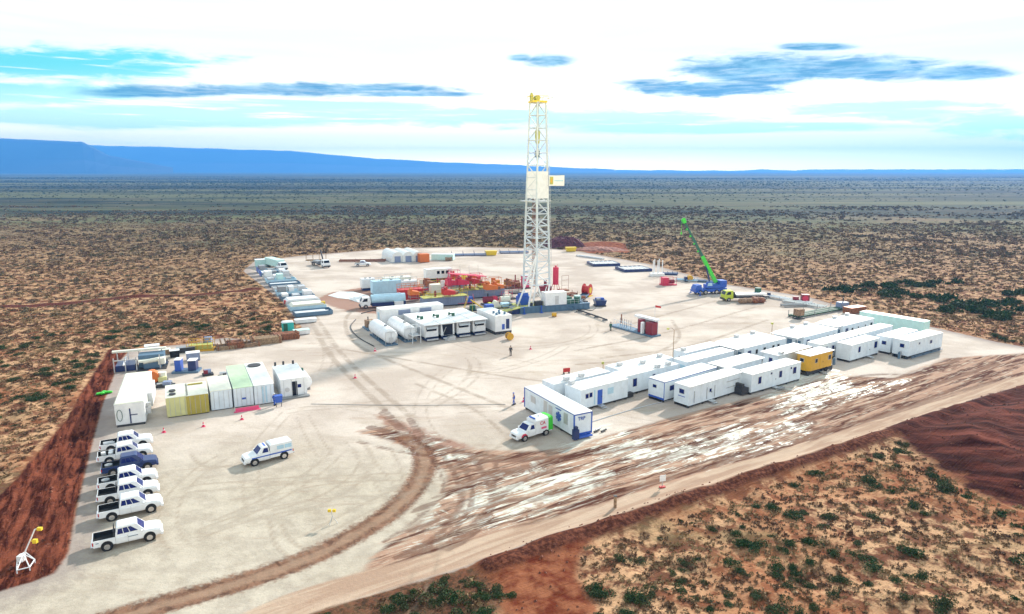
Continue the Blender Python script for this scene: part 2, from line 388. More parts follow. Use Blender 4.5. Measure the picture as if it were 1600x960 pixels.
redf = (fc('reds') > 0) & ~road_f & ~pad_f
def grid_object(name, sel):
    q = quads[sel]; u, inv = np.unique(q, return_inverse=True); q = inv.reshape(-1, 4)
    me = bpy.data.meshes.new(name); me.vertices.add(len(u)); co = np.stack([GX.ravel()[u], GY.ravel()[u], GZ.ravel()[u]], -1)
    me.vertices.foreach_set('co', co.ravel()); me.loops.add(q.size); me.loops.foreach_set('vertex_index', q.ravel())
    me.polygons.add(len(q)); me.polygons.foreach_set('loop_start', np.arange(0, q.size, 4)); me.update(calc_edges=True)
    me.polygons.foreach_set('use_smooth', [True] * len(q))
    for k, v in MK.items():
        at = me.attributes.new(k, 'FLOAT', 'POINT'); at.data.foreach_set('value', np.clip(v.ravel()[u], -60, 60).astype(np.float32))
    o = bpy.data.objects.new(name, me); C.objects.link(o); return structure(o)

def terrain_material():
    m = bpy.data.materials.new('desert_soil'); m.use_nodes = True; t = NT(m.node_tree); b = t.n['Principled BSDF']
    pos = t.n.new('ShaderNodeNewGeometry').outputs['Position']
    flat = t.mapping(pos, sc=(1, 1, 0)); Yp = t.sep(pos)[1]
    nA = t.noise(flat, .07, 5, .6); nB = t.noise(flat, .45, 6, .65); nC = t.noise(flat, 2.2, 5, .7); nD = t.noise(flat, .012, 5, .6)
    road = t.mapping(pos, rot=(0, 0, R(-33)), sc=(.09, 1, 0)); road = t.mapping(pos, rot=(0, 0, R(-33)))
    road = t.mapping(road, sc=(.10, 1, 0))
    sR = t.noise(road, .9, 6, .65, .6); sR2 = t.noise(road, 3.0, 4, .6, .3)
    strip = t.mapping(t.mapping(pos, rot=(0, 0, R(63))), sc=(.16, 1, 0)); sS = t.noise(strip, 1.3, 6, .7, .3)
    def mask(name, wdt=.3, amp=1.2, n=None):
        v = t.math('ADD', t.attr(name), t.math('MULTIPLY', t.math('SUBTRACT', n or nB, .5), amp * 2)); return t.rng(v, -wdt, wdt)
    # open scrub floor
    sand = t.mix(t.rng(nB, .43, .56), (.150, .060, .034), (.52, .31, .175))
    sand = t.mix(t.rng(nC, .45, .72, 0, .7), sand, (.085, .042, .026))
    sand = t.mix(t.math('MULTIPLY', t.rng(nA, .45, .60, 0, .6), t.rng(Yp, 90, 150, 1, .3)), sand, (.29, .105, .048))
    sand = t.mix(t.rng(t.noise(t.mapping(pos, sc=(.5, 1, 0)), .10, 7, .75), .50, .66, 0, .6), sand, (.15, .125, .062))
    sand = t.mix(t.rng(Yp, 130, 330, 0, .42), sand, t.mix(t.rng(nC, .4, .62), (.085, .075, .038), (.30, .25, .14)))
    far = t.rng(t.math('ADD', Yp, t.math('MULTIPLY', t.math('SUBTRACT', nD, .5), 700)), 210, 520)
    vc = t.mapping(pos, sc=(.35, 1, 0)); band = t.noise(t.mapping(pos, sc=(.13, 1, 0)), .0042, 6, .62, .2); b2 = t.noise(vc, .03, 6, .7)
    fcol = t.mix(t.rng(band, .44, .57), (.010, .026, .022), (.105, .118, .058))
    fcol = t.mix(t.rng(b2, .48, .66, 0, .55), fcol, (.16, .13, .085))
    sand = t.mix(t.math('MULTIPLY', far, .92), sand, fcol)
    col = sand
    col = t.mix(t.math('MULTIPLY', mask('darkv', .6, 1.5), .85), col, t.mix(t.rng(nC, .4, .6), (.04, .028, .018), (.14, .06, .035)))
    # ripped red earth
    redc = t.mix(t.rng(sS, .38, .64), (.036, .009, .006), (.205, .060, .033))
    redc = t.mix(t.rng(nC, .55, .75, 0, .5), redc, (.30, .14, .09))
    col = t.mix(mask('redp', .5, 2.0), col, t.mix(t.rng(nB, .38, .62), (.12, .025, .012), (.27, .10, .05)))
    col = t.mix(mask('berm', .35, .7), col, t.mix(t.rng(nC, .4, .65), (.055, .018, .012), (.17, .06, .035)))
    mo = t.noise(t.mapping(t.mapping(pos, rot=(0, 0, R(-50))), sc=(1, .22, 0)), .35, 7, .72, .8)
    mocol = t.mix(t.rng(mo, .4, .68), (.030, .007, .005), (.16, .045, .030)); mocol = t.mix(t.rng(nC, .62, .8, 0, .4), mocol, (.24, .13, .11))
    # cleared pad
    padc = t.mix(t.rng(nA, .38, .62), (.46, .385, .33), (.60, .52, .455))
    padc = t.mix(t.rng(t.noise(t.mapping(pos, rot=(0, 0, R(30)), sc=(.4, 1, 0)), .16, 6, .7, 1.2), .52, .72, 0, .55), padc, (.36, .28, .20))
    padc = t.mix(t.rng(nC, .5, .75, 0, .28), padc, (.33, .27, .21))
    nearp = t.rng(t.math('ADD', Yp, t.math('MULTIPLY', nA, 20)), 98, 72)
    padc = t.mix(t.math('MULTIPLY', nearp, .75), padc, t.mix(t.rng(nB, .35, .65), (.33, .285, .22), (.48, .425, .335)))
    nF = t.noise(flat, 7, 4, .7); padc = t.mix(t.rng(nF, .48, .72, 0, .35), padc, (.27, .22, .175)); nG = t.noise(t.mapping(pos, rot=(0, 0, R(-25)), sc=(.25, 1, 0)), .35, 7, .72, .8); padc = t.mix(t.rng(nG, .54, .72, 0, .5), padc, (.32, .225, .165))
    padc = t.mix(t.math('MULTIPLY', mask('stain', .8, 2), .75), padc, (.25, .11, .07))
    edge = t.rng(t.math('ADD', t.attr('clear'), t.math('MULTIPLY', t.math('SUBTRACT', nB, .5), 4)), 4.0, .4)
    padc = t.mix(t.math('MULTIPLY', edge, .65), padc, (.23, .185, .175))
    col = t.mix(mask('clear', .2, .5), col, padc)
    col = t.mix(mask('reds', .25, .5), col, redc)
    # the wet road
    mudc = t.mix(t.rng(sR, .41, .57), (.085, .032, .021), (.38, .235, .165))
    mudc = t.mix(t.rng(sR2, .50, .68, 0, .75), mudc, (.50, .42, .33))
    col = t.mix(mask('mud', .5, 1.3, sR), col, mudc)
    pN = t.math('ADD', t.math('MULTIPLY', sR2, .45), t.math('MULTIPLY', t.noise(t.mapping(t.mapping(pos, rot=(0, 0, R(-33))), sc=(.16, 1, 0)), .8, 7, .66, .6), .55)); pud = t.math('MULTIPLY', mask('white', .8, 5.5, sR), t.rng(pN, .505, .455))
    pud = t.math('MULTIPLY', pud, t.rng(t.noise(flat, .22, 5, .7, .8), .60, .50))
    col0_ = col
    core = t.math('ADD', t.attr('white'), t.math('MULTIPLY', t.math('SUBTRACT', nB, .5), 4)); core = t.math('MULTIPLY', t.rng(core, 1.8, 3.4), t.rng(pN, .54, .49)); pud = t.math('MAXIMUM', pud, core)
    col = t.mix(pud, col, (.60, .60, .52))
    pv = t.noise(t.mapping(pos, sc=(1, 1, 0)), 1.1, 5, .7, 1.0)
    col = t.mix(t.math('MULTIPLY', mask('shoulder', .25, .5, sR), .95), col, t.mix(t.rng(sR, .38, .62), (.36, .24, .17), (.47, .35, .26)))
    col = t.mix(t.math('MULTIPLY', mask('curve', .4, .8, nC), .92), col, t.mix(t.math('MULTIPLY', t.rng(t.math('ADD', t.attr('curve'), t.math('MULTIPLY', t.math('SUBTRACT', nB, .5), 1.5)), .55, 1.15), .6), t.mix(t.rng(pv, .35, .65), (.085, .036, .021), (.23, .115, .07)), (.33, .215, .145)))
    rc_ = t.math('MULTIPLY', t.rng(t.math('ADD', t.attr('ruts'), t.math('MULTIPLY', t.math('SUBTRACT', nC, .5), .5)), -.15, .15), t.math('MAXIMUM', t.rng(sR, .36, .54), t.rng(t.attr('clear'), -6, -9)))
    col = t.mix(t.math('MULTIPLY', rc_, .62), col, (.11, .05, .033))
    fc_ = t.math('MULTIPLY', t.rng(t.attr('faint'), -.25, .2), t.rng(nB, .3, .55, 0, .55))
    col = t.mix(fc_, col, (.26, .20, .15))
    col = t.mix(t.math('MULTIPLY', t.math('MULTIPLY', mask('track', .6, .8), .9), t.rng(t.attr('clear'), 0, -2)), col, t.mix(t.rng(nC, .4, .6), (.055, .016, .012), (.13, .045, .032)))
    col = t.mix(mask('mound', .8, 3.5), col, mocol)
    t.l.new(col, b.inputs['Base Color'])
    wet = t.math('MULTIPLY', pud, t.rng(pv, .45, .55))
    t.put(t.rng(wet, 0, 1, .92, .35), b.inputs['Roughness']); t.put(t.rng(wet, 0, 1, .03, .4), b.inputs['Specular IOR Level'])
    bp = t.n.new('ShaderNodeBump'); bp.inputs[0].default_value = .9; bp.inputs[1].default_value = .12
    hgt = t.math('ADD', t.math('MULTIPLY', nC, .6), t.math('MULTIPLY', t.math('ADD', sR2, nB), t.rng(t.attr('clear'), -1, 1, 1.6, .35)))
    t.l.new(hgt, bp.inputs['Height']); t.l.new(bp.outputs[0], b.inputs['Normal'])
    return m
TM = terrain_material()
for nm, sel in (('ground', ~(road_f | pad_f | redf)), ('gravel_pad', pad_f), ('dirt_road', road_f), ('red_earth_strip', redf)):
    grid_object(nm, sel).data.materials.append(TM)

# far tablelands
def mesa(name, prof, dist, depth, m):
    """a real landform: skyline profile (photo rows) at its own distance, scarp in front and a flat top behind"""
    vs = []; fs = []; n = len(prof)
    for px, py in prof:
        x, y, dz = ray(px, py); k = dist / y; top = max(4, CH + dz * k); X = x * k
        j = 0
        for dyy, hz in ((-depth * .55 + 4 * j, -6), (-depth * .22 + 2 * j, top * .42), (-depth * .06 + j, top * .93), (0, top), (depth, top * 1.0), (depth * 1.3, -6)):
            kk = (dist + dyy) / dist; vs.append((X * kk, dist + dyy, hz))
    for i in range(n - 1):
        for j in range(5): a = i * 6 + j; fs.append((a, a + 6, a + 7, a + 1))
    mb = MB(); mb.add(vs, fs); return structure(mb.build(name, m))
hm = mat('far_slope_soil', (.030, .032, .03), .9, var=.4, scale=.002)
def prof(pts, st=14):
    o = []
    for (x0, y0), (x1, y1) in zip(pts, pts[1:]):
        k = max(1, int((x1 - x0) / st))
        for j in range(k): o.append((x0 + (x1 - x0) * j / k, y0 + (y1 - y0) * j / k + rng.uniform(-.5, .5)))
    return o + [pts[-1]]
mesa('hills', prof([(-260, 214), (0, 216), (60, 219), (128, 222), (146, 230), (170, 243), (215, 252), (270, 262)]), 7500, 1100, hm)
mesa('hills', prof([(-300, 226), (120, 227), (250, 230), (450, 236), (520, 242), (590, 248), (700, 254), (800, 258), (900, 263), (960, 265)]), 11000, 1500, hm)
mesa('hills', prof([(900, 266), (1000, 266), (1160, 267), (1190, 265), (1245, 266.5), (1255, 265.2), (1450, 265), (1700, 265), (1900, 265)]), 13000, 1000, hm)

# air between the camera and the hills
hz = MB(); hz.box(-26000, 26000, -70, 14600, -8, 480); hz_o = hz.build('haze', 'white'); structure(hz_o, 'stuff')
hm_ = bpy.data.materials.new('haze_air'); hm_.use_nodes = True; t = NT(hm_.node_tree); t.n.clear()
o_ = t.n.new('ShaderNodeOutputMaterial'); pv_ = t.n.new('ShaderNodeVolumePrincipled'); t.l.new(pv_.outputs[0], o_.inputs['Volume'])
pv_.inputs['Color'].default_value = (.10, .40, 1, 1); pv_.inputs['Density'].default_value = 1.5e-4; pv_.inputs['Anisotropy'].default_value = .2
hz_o.data.materials.clear(); hz_o.data.materials.append(hm_)

# ------------------------------------------------------------------ shrubs and grass
def leaf_mat(name, a, b_, c_):
    m = bpy.data.materials.new(name); m.use_nodes = True; t = NT(m.node_tree); b = t.n['Principled BSDF']
    pos = t.n.new('ShaderNodeNewGeometry').outputs['Position']
    c = t.mix(t.rng(t.noise(pos, .22, 3), .38, .62), a, b_); c = t.mix(t.rng(t.noise(pos, 2.5, 3, .7), .5, .7), c, c_)
    t.l.new(c, b.inputs['Base Color']); b.inputs['Roughness'].default_value = .8; b.inputs['Specular IOR Level'].default_value = .2
    return m
M['leaf'] = leaf_mat('shrub_leaves', (.020, .060, .014), (.048, .065, .024), (.085, .09, .035))
M['far_leaf'] = leaf_mat('far_shrub_leaves', (.024, .044, .024), (.055, .066, .036), (.085, .085, .05))
M['mid_leaf'] = leaf_mat('mid_shrub_leaves', (.105, .095, .048), (.19, .125, .075), (.24, .165, .10))
M['dry'] = leaf_mat('dry_grass', (.30, .20, .10), (.13, .07, .04), (.06, .035, .022))
def bush_template(n, size, r=1., flat=.75, seed=0):
    g = np.random.default_rng(seed); lobes = g.normal(0, .38, (5, 3)); lobes[:, 2] = np.abs(lobes[:, 2]) * .5
    li = g.integers(0, 5, n); d_ = g.normal(0, 1, (n, 3)); d_ /= np.linalg.norm(d_, axis=1)[:, None]
    c = lobes[li] + d_ * (.52 * g.uniform(.5, 1, (n, 1)) ** .5); c[:, 2] = np.abs(c[:, 2]) * flat + .04
    a = g.normal(0, 1, (n, 3)); a /= np.linalg.norm(a, axis=1)[:, None]; b = np.cross(a, g.normal(0, 1, (n, 3))); b /= np.linalg.norm(b, axis=1)[:, None] + 1e-6
    s = size * g.uniform(.6, 1.3, (n, 1)); tri = np.stack([c - a * s, c + a * s, c + b * s * 1.3], 1) * r; tri[..., 2] = np.maximum(tri[..., 2], .0)
    return tri.reshape(-1, 3)
def tri_mesh(name, v, m):
    me = bpy.data.meshes.new(name); n = len(v); me.vertices.add(n); me.vertices.foreach_set('co', v.astype(np.float32).ravel())
    me.loops.add(n); me.loops.foreach_set('vertex_index', np.arange(n)); me.polygons.add(n // 3); me.polygons.foreach_set('loop_start', np.arange(0, n, 3))
    me.update(calc_edges=True); me.materials.append(M[m]); return me
def zground(x, y):
    m = masks(x, y); return relief(x, y, m), m
def scatter(n, y0, y1, spread=.80):
    Y = np.sqrt(rng.uniform(y0 * y0, y1 * y1, n)); X = rng.uniform(-1, 1, n) * (Y * spread + 6); return X, Y
def spots_(n, y0, y1, clump=None, ax=1.):
    X, Y = scatter(n, y0, y1); Z, m = zground(X, Y)
    ok = (m['clear'] < -1.0) & (m['track'] < -.5) & (m['reds'] < -.8) & (m['mound'] < -.4) & (m['berm'] < -.9) & (m['redp'] < -.2)
    if clump:
        ok &= vnoise(X / ax, Y, clump, 21) + .5 * vnoise(X / ax, Y, clump * .3, 22) > rng.uniform(.45, 1.2, n) + (Y > 900) * (Y - 900) / 9000
    return X[ok], Y[ok], Z[ok], {k: v[ok] for k, v in m.items()}
def merged(name, X, Y, Z, sc, tmpl, m, sink=.05):
    rot = rng.uniform(0, 2 * math.pi, len(X)); out = []
    which = rng.integers(0, len(tmpl), len(X))
    for k, T in enumerate(tmpl):
        s = which == k
        if not s.any(): continue
        c, sn = np.cos(rot[s])[:, None], np.sin(rot[s])[:, None]; q = sc[s][:, None]
        x = (T[:, 0] * c - T[:, 1] * sn) * q + X[s][:, None]; y = (T[:, 0] * sn + T[:, 1] * c) * q + Y[s][:, None]; z = T[:, 2] * q + Z[s][:, None] - sink
        out.append(np.stack([x, y, z], -1).reshape(-1, 3))
    me = tri_mesh(name, np.concatenate(out), m); o = bpy.data.objects.new(name, me); C.objects.link(o)
    return structure(o, 'stuff')
# near shrubs: the 290 nearest are things of their own
X1, Y1, Z1, m1 = spots_(7600, 38, 250, 14)
sc1 = rng.uniform(.45, 1.0, len(X1)) ** 1.3 * 1.05 + .12
dv = m1['darkv'] > -.5; sc1[dv] *= 1.5
tx = np.append(rng.uniform(430, 800, 60), rng.uniform(830, 1600, 230)); ty = np.append(945 - (tx[:60] - 440) * .17 + rng.uniform(-10, 70, 60), rng.uniform(680, 990, 230)); tp = np.array([[*P(a, b).xy] for a, b in zip(tx, ty)])
tz, tm = zground(tp[:, 0], tp[:, 1]); tk = (tm['clear'] < -1) & (tm['mound'] < -.5) & (tm['berm'] < -.9) & ((tm['darkv'] > -1) | ((tm['redp'] < -.3) & (vnoise(tp[:, 0], tp[:, 1], 9, 33) + rng.uniform(-.2, .2, len(tx)) > .42)))
X1 = np.append(X1, tp[tk, 0]); Y1 = np.append(Y1, tp[tk, 1]); Z1 = np.append(Z1, tz[tk]); sc1 = np.append(sc1, rng.uniform(.3, .8, tk.sum())); m1 = {k: np.append(m1[k], tm[k][tk]) for k in tm}
order = np.argsort(np.hypot(X1, Y1) - sc1 * 14)
vis = order[(np.abs(X1[order]) < Y1[order] * .76 + 1)][:290]
near_t = [tri_mesh('shrub_crown', bush_template(950, .065, seed=k), 'leaf') for k in range(8)]
for k in vis:
    o = bpy.data.objects.new('shrub', near_t[rng.integers(0, 8)]); C.objects.link(o)
    o.location = (X1[k], Y1[k], Z1[k] - .04); o.rotation_euler = (0, 0, rng.uniform(0, 6.28)); q = sc1[k]; o.scale = (q, q * rng.uniform(.8, 1.2), q * rng.uniform(.7, 1.05))
    if m1['darkv'][k] > -1.0: tag(o, 'dark green shrub in the dense thicket at the bottom edge below the road', 'shrub', 'shrubs of the dense thicket below the road')
    elif X1[k] > 0: tag(o, 'low dark green shrub on the tan ground south of the muddy road', 'shrub', 'shrubs on the tan ground south of the road')
    else: tag(o, 'low olive shrub on the rough ground left of the ripped red strip', 'shrub', 'shrubs left of the red strip')
rest = np.setdiff1d(np.arange(len(X1)), vis)
rn = rest[(Y1[rest] < 125)]; rf = rest[(Y1[rest] >= 125)]
merged('scrub', X1[rn], Y1[rn], Z1[rn], sc1[rn], [bush_template(110, .17, seed=20 + k) for k in range(6)], 'leaf')
merged('scrub', X1[rf], Y1[rf], Z1[rf], sc1[rf] * .85, [bush_template(60, .22, seed=20 + k) for k in range(6)], 'mid_leaf')
X2, Y2, Z2, _ = spots_(26000, 235, 620, 45, 2.2); merged('scrub', X2, Y2, Z2, rng.uniform(.4, 1.0, len(X2)) ** 2 * 1.9, [bush_template(22, .38, seed=40 + k, flat=.6) for k in range(5)], 'mid_leaf')
X3, Y3, Z3, _ = spots_(60000, 600, 3200, 130, 5.); merged('scrub', X3, Y3, Z3, rng.uniform(.8, 2.2, len(X3)) * (.6 + Y3 / 3000) * .8, [bush_template(9, .55, seed=60 + k, flat=.45) for k in range(4)], 'far_leaf')
X4, Y4, Z4, _ = spots_(46000, 38, 150); merged('dry_grass', X4, Y4, Z4, rng.uniform(.18, .5, len(X4)), [bush_template(16, .34, seed=80 + k, flat=.5) for k in range(5)], 'dry')
X5, Y5, Z5, _ = spots_(42000, 150, 420); merged('dry_grass', X5, Y5, Z5, rng.uniform(.4, 1.0, len(X5)), [bush_template(9, .4, seed=90 + k, flat=.4) for k in range(4)], 'dry')
# dark thicket beyond the far right corner of the pad
tx = np.concatenate([rng.normal(c, s_, n_) for c, s_, n_ in ((1325, 16, 12), (1395, 30, 26), (1440, 30, 14), (1400, 20, 18), (1475, 14, 12), (1510, 22, 18), (1560, 24, 18), (1560, 30, 16), (1590, 20, 12))])
ty = np.concatenate([rng.normal(c, s_, n_) for c, s_, n_ in ((453, 2, 12), (447, 2, 26), (443, 2, 14), (462, 3, 18), (468, 3, 12), (484, 3, 18), (476, 3, 18), (495, 4, 16), (460, 3, 12))])
tp = np.array([[*P(a, b).xy] for a, b in zip(tx, ty)]); tz, tm = zground(tp[:, 0], tp[:, 1]); tk = tm['clear'] < -1.5
merged('scrub', tp[tk, 0], tp[tk, 1], tz[tk], rng.uniform(1.0, 2.2, tk.sum()), [bush_template(160, .16, seed=30 + k, flat=.7) for k in range(4)], 'leaf')
# clods and stones on the red strip, berm and mound
X6, Y6 = scatter(14000, 38, 170); Z6, m6 = zground(X6, Y6)
ok = (m6['reds'] > 0) | (m6['berm'] > -.6) | (m6['mound'] > 0) | (m6['redp'] > 0)
M['clod'] = mat('red_clods', (.17, .06, .035), .95, var=.5, scale=1.5)
def clod(seed):
    g = np.random.default_rng(seed); p = np.array([(1, 0, 0), (0, 1, 0), (-1, 0, 0), (0, -1, 0), (0, 0, .8)]) * g.uniform(.6, 1.2, (5, 1)); p[:4, 2] = -.2
    return p[[0, 1, 4, 1, 2, 4, 2, 3, 4, 3, 0, 4]]
o = merged('earth_clods', X6[ok], Y6[ok], Z6[ok], rng.uniform(.05, .22, ok.sum()), [clod(k) for k in range(6)], 'clod', 0)
# ------------------------------------------------------------------ trailers and containers
def slab(mb, side, s, z0, w_, h_, L, W, off=.02, th=.02):
    """plate on one wall: side f(ront) b(ack) l(eft end) r(ight end); s = distance along the wall"""
    if side == 'f': mb.quad((s, 0, z0), (s + w_, 0, z0), (s + w_, 0, z0 + h_), (s, 0, z0 + h_), off, th)
    if side == 'b': mb.quad((s + w_, W, z0), (s, W, z0), (s, W, z0 + h_), (s + w_, W, z0 + h_), off, th)
    if side == 'l': mb.quad((0, s + w_, z0), (0, s, z0), (0, s, z0 + h_), (0, s + w_, z0 + h_), off, th)
    if side == 'r': mb.quad((L, s, z0), (L, s + w_, z0), (L, s + w_, z0 + h_), (L, s, z0 + h_), off, th)
def trailer(label, loc, rz, L, W, H=2.75, base=.35, wall='wall', roof='roof', doors=(), windows=(), acs=(), group='white camp trailers beside the muddy road',
            cat='trailer', name='site_trailer', canopy=0, wheels=0, fascia=None, cham=0, glass='blueglass', sid='dark', rails=True):
    t = thing(name, label, cat, loc, rz, group)
    b = MB(); z0, z1 = base, base + H - .1
    if cham: b.add([(x, y, z) for z in (z0, z1) for x, y in ((cham, 0), (L - cham, 0), (L, cham), (L, W - cham), (L - cham, W), (cham, W), (0, W - cham), (0, cham))],
                   [tuple(range(7, -1, -1)), tuple(range(8, 16))] + [(k, (k + 1) % 8, 8 + (k + 1) % 8, 8 + k) for k in range(8)])
    else:
        b.box(0, L, 0, W, z0, z1)
        n = int(L / 1.22)
        for k in range(1, n):                               # panel joints
            x = k * L / n; b.box(x - .02, x + .02, -.018, 0, z0 + .1, z1 - .05); b.box(x - .02, x + .02, W, W + .018, z0 + .1, z1 - .05)
        for x in (-.02, L - .06):
            for y in (-.02, W - .06): b.box(x, x + .08, y, y + .08, z0, z1 - .002)
    b.build('wall', wall, t)
    r = MB()
    if canopy: r.box(-canopy, L + canopy, -canopy, W + canopy, z1 + .12, z1 + .24); r.box(.3, L - .3, .3, W - .3, z1, z1 + .12)
    else:
        r.loft([[(-.05, -.05, z1), (L + .05, -.05, z1), (L + .05, W + .05, z1), (-.05, W + .05, z1)], [(-.05, -.05, z1 + .07), (L + .05, -.05, z1 + .07), (L + .05, W + .05, z1 + .07), (-.05, W + .05, z1 + .07)],
                [(.1, .12, z1 + .12), (L - .1, .12, z1 + .12), (L - .1, W - .12, z1 + .12), (.1, W - .12, z1 + .12)]])
        for k in range(1, int(L / 2.4)): r.box(k * 2.4 - .03, k * 2.4 + .03, .13, W - .13, z1 + .12, z1 + .15)
    r.build('roof', roof, t)
    s = MB(); s.box(-.1, L + .1, .15, .4, .12, base); s.box(-.1, L + .1, W - .4, W - .15, .12, base)
    for k in range(5): x = k * (L - .3) / 4; s.box(x, x + .3, .1, W - .1, .0, .12)
    s.build('skid', sid, t)
    if wheels:
        for y in (-.02, W - .22):
            for x in (L * .58, L * .58 + .9): wh = MB(); wh.cyl((x, y, .4), (x, y + .25, .4), .4, 14); wh.build('wheel', 'black', t)
        tb = MB(); tb.bar((0, .3, .5), (-1.2, W / 2, .5), .06); tb.bar((0, W - .3, .5), (-1.2, W / 2, .5), .06); tb.bar((-1.2, W / 2, .5), (-1.2, W / 2, 0), .05); tb.build('tow_bar', 'dark', t)
    if fascia:
        f = MB()
        for x in (0, L): f.box(x - .035, x + .035, -.035, .035, base, z1 + .01)
        f.box(.036, L - .036, -.03, -.003, z1 - .09, z1 - .003); f.box(-.03, -.003, .036, W - .036, z1 - .09, z1 - .003); f.box(-.03, -.003, .036, W - .036, base, base + .28); f.build('corner_trim', fascia, t)
    for side, s_, *k in doors:
        m = k[0] if k else 'lgrey'
        d = MB(); slab(d, side, s_, base + .05, .9, 2.05, L, W, .03, .029); do = d.build('door', m, t)
        if m not in ('dark',): h = MB(); slab(h, side, s_ + .72, base + 1.0, .1, .16, L, W, .07, .035); h.build('handle', 'dark', do)
        st = MB()
        for k2 in range(2):
            o_ = .3 * (2 - k2)
            if side == 'f': st.box(s_, s_ + .9, -o_ - .35, -.35 if k2 == 0 else -.35, 0, .14 * (k2 + 1))
        if side == 'f':
            st = MB(); st.box(s_, s_ + .9, -.75, -.06, .28, .33); st.box(s_, s_ + .9, -1.1, -.76, .12, .17)
            for x in (s_ + .02, s_ + .84): st.box(x, x + .04, -.74, -.68, 0, .28)
            st.build('step', 'lgrey', t)
    for side, s_, z, w_, h_ in windows:
        fr = MB(); slab(fr, side, s_ - .06, base + z - .06, w_ + .12, h_ + .12, L, W, .03, .029); fo = fr.build('window', 'lgrey', t)
        g = MB(); slab(g, side, s_, base + z, w_, h_, L, W, .045, .012); g.build('pane', glass, fo)
    for x, y in acs:
        a = MB(); a.box(x, x + .8, y, y + .6, z1 + (.25 if canopy else .16), z1 + .6); a.box(x + .1, x + .7, y - .02, y, z1 + .3, z1 + .5); a.build('air_conditioner', 'lgrey', t)
    return t
hc = R(36)
def AB(a, b, z=0): return (a * math.cos(hc) - b * math.sin(hc), a * math.sin(hc) + b * math.cos(hc), z)
G1 = 'white camp trailers beside the muddy road'
T1 = trailer('nearest white trailer on the front row, door with a small square window midway', AB(71.8, 57.7), R(37), 12.4, 2.6, doors=[('f', 4.1, 'wall')],
        windows=[('f', 4.38, 1.15, .4, .45), ('l', .9, 1.5, .8, .6)], acs=[], group=G1)
for x in (1.0, 3.75, 5.5): q = MB(); q.box(x, x + .06, -.06, -.03, .6, 2.3); q.build('conduit', 'grey', T1)
for z in (1.3, 2.2): q = MB(); q.box(8.2, 11.2, -.07, -.03, z, z + .05); q.build('rail', 'grey', T1)
q = MB(); q.quad((0, 1.9, 1.4), (0, .7, 1.4), (0, .7, 1.5), (0, 1.9, 1.5), .04); q.build('sill', 'blue', T1)
trailer('white trailer with blue corner trim, left of the nearest front trailer', AB(70.8, 61.3), R(38), 12, 2.8, fascia='blue', windows=[('l', 1.4, 1.5, .6, .4), ('f', 1.2, 1.2, .9, .7)], group=G1)
T2 = trailer('white front row trailer with three blue windows, left of the ochre trailer', AB(83.6, 56.2), R(34.5), 12.0, 2.6,
        windows=[('f', 1.6, 1.05, .65, 1.0), ('f', 6.6, 1.15, .65, .95), ('f', 10.1, 1.15, .75, .95), ('f', 4.5, 2.0, .3, .25), ('f', 9.4, 2.0, .3, .25)], doors=[('f', 5.0, 'wall')], group=G1)
q = MB(); q.box(-1.6, -.12, .3, 2.2, .2, 1.1); q.box(-1.4, -.9, .5, 2.0, 1.1, 1.7); q.build('generator', 'dark', T2)
q = MB(); q.box(5.2, 6.6, -1.2, -.5, .15, .3); q.build('pallet', 'grey', T2)
trailer('white trailer under a flat overhanging roof, behind the front trailer with three blue windows', AB(83.4, 60.6), hc, 9, 2.7, canopy=.35, windows=[('l', .5, 1.3, .5, .8), ('l', 1.6, 1.2, .6, .9), ('f', 2, 1.2, .8, .8)], group=G1)
trailer('white trailer under a flat overhanging roof, behind the ochre trailer', AB(95.8, 60), hc, 8.8, 2.6, canopy=.38, windows=[('l', .9, 1.3, .6, .8), ('f', .4, 1.2, .5, .8)], acs=[(.6, -.2)], group=G1)
trailer('ochre yellow wheeled trailer with a white roof, between white front row trailers', AB(98.9, 56.4), R(34), 6.8, 2.6, 2.6, .75, wall='ochre', roof='roof', cham=.55, wheels=1,
        windows=[('f', 1.6, 1.2, .55, .6), ('f', 5.2, 1.2, .7, .7), ('l', 1.0, 1.4, .6, .5)], doors=[('f', 2.9, 'ochre')], group=None, name='ochre_trailer', glass='glass')
trailer('short white front row trailer right of the ochre trailer, two blue windows', AB(111.8, 56.6), R(35), 9.2, 2.6, windows=[('f', 2.4, 1.1, .6, .95), ('f', 7.6, 1.1, .9, 1.1)], doors=[('f', 5.3, 'wall')], group=G1)
T6 = trailer('rightmost white trailer on the front row, on a long steel skid', AB(121.8, 51.8), R(33.5), 11.6, 2.7, base=.55, windows=[('f', 3.3, 1.7, .35, .3), ('f', 7.2, 1.3, .7, .55), ('l', .8, 1.4, .7, .6)], group=G1)
q = MB(); q.bar((.5, -.35, .25), (11.3, -.35, .25), .07); q.bar((.5, -.35, .5), (11.3, -.35, .5), .05); q.build('side_rail', 'steelblue', T6)
trailer('white trailer behind the two rightmost front row trailers, low skirt at its left end', AB(122.6, 55.2), hc, 10, 2.6, windows=[('f', 4.2, 1.2, .5, .4), ('f', 8.6, 1.3, .8, .5), ('l', .8, 1.3, .7, .6)], group=G1)
trailer('long white trailer in the second row, dark door near its left end', AB(108, 59.8), hc, 12, 2.5, windows=[('f', 3.6, .8, .6, 1.2), ('l', .5, 1.2, .5, .8), ('l', 1.4, 1.2, .5, .8)], doors=[('f', 1.2, 'navy')], group=G1)
trailer('long cream roofed trailer, right half of the second row behind the short front trailer', AB(120.6, 59.8), hc, 12.2, 2.4, roof='cream', windows=[('f', 2.0, 1.3, .5, .4), ('f', 6.4, 1.3, .5, .4)], group=G1)
trailer('pale turquoise container at the far right end of the camp, end-on', AB(143.2, 57.6), hc + math.pi / 2, 12.6, 2.5, wall='turq', roof='turq', group=None, name='turquoise_container', cat='container')
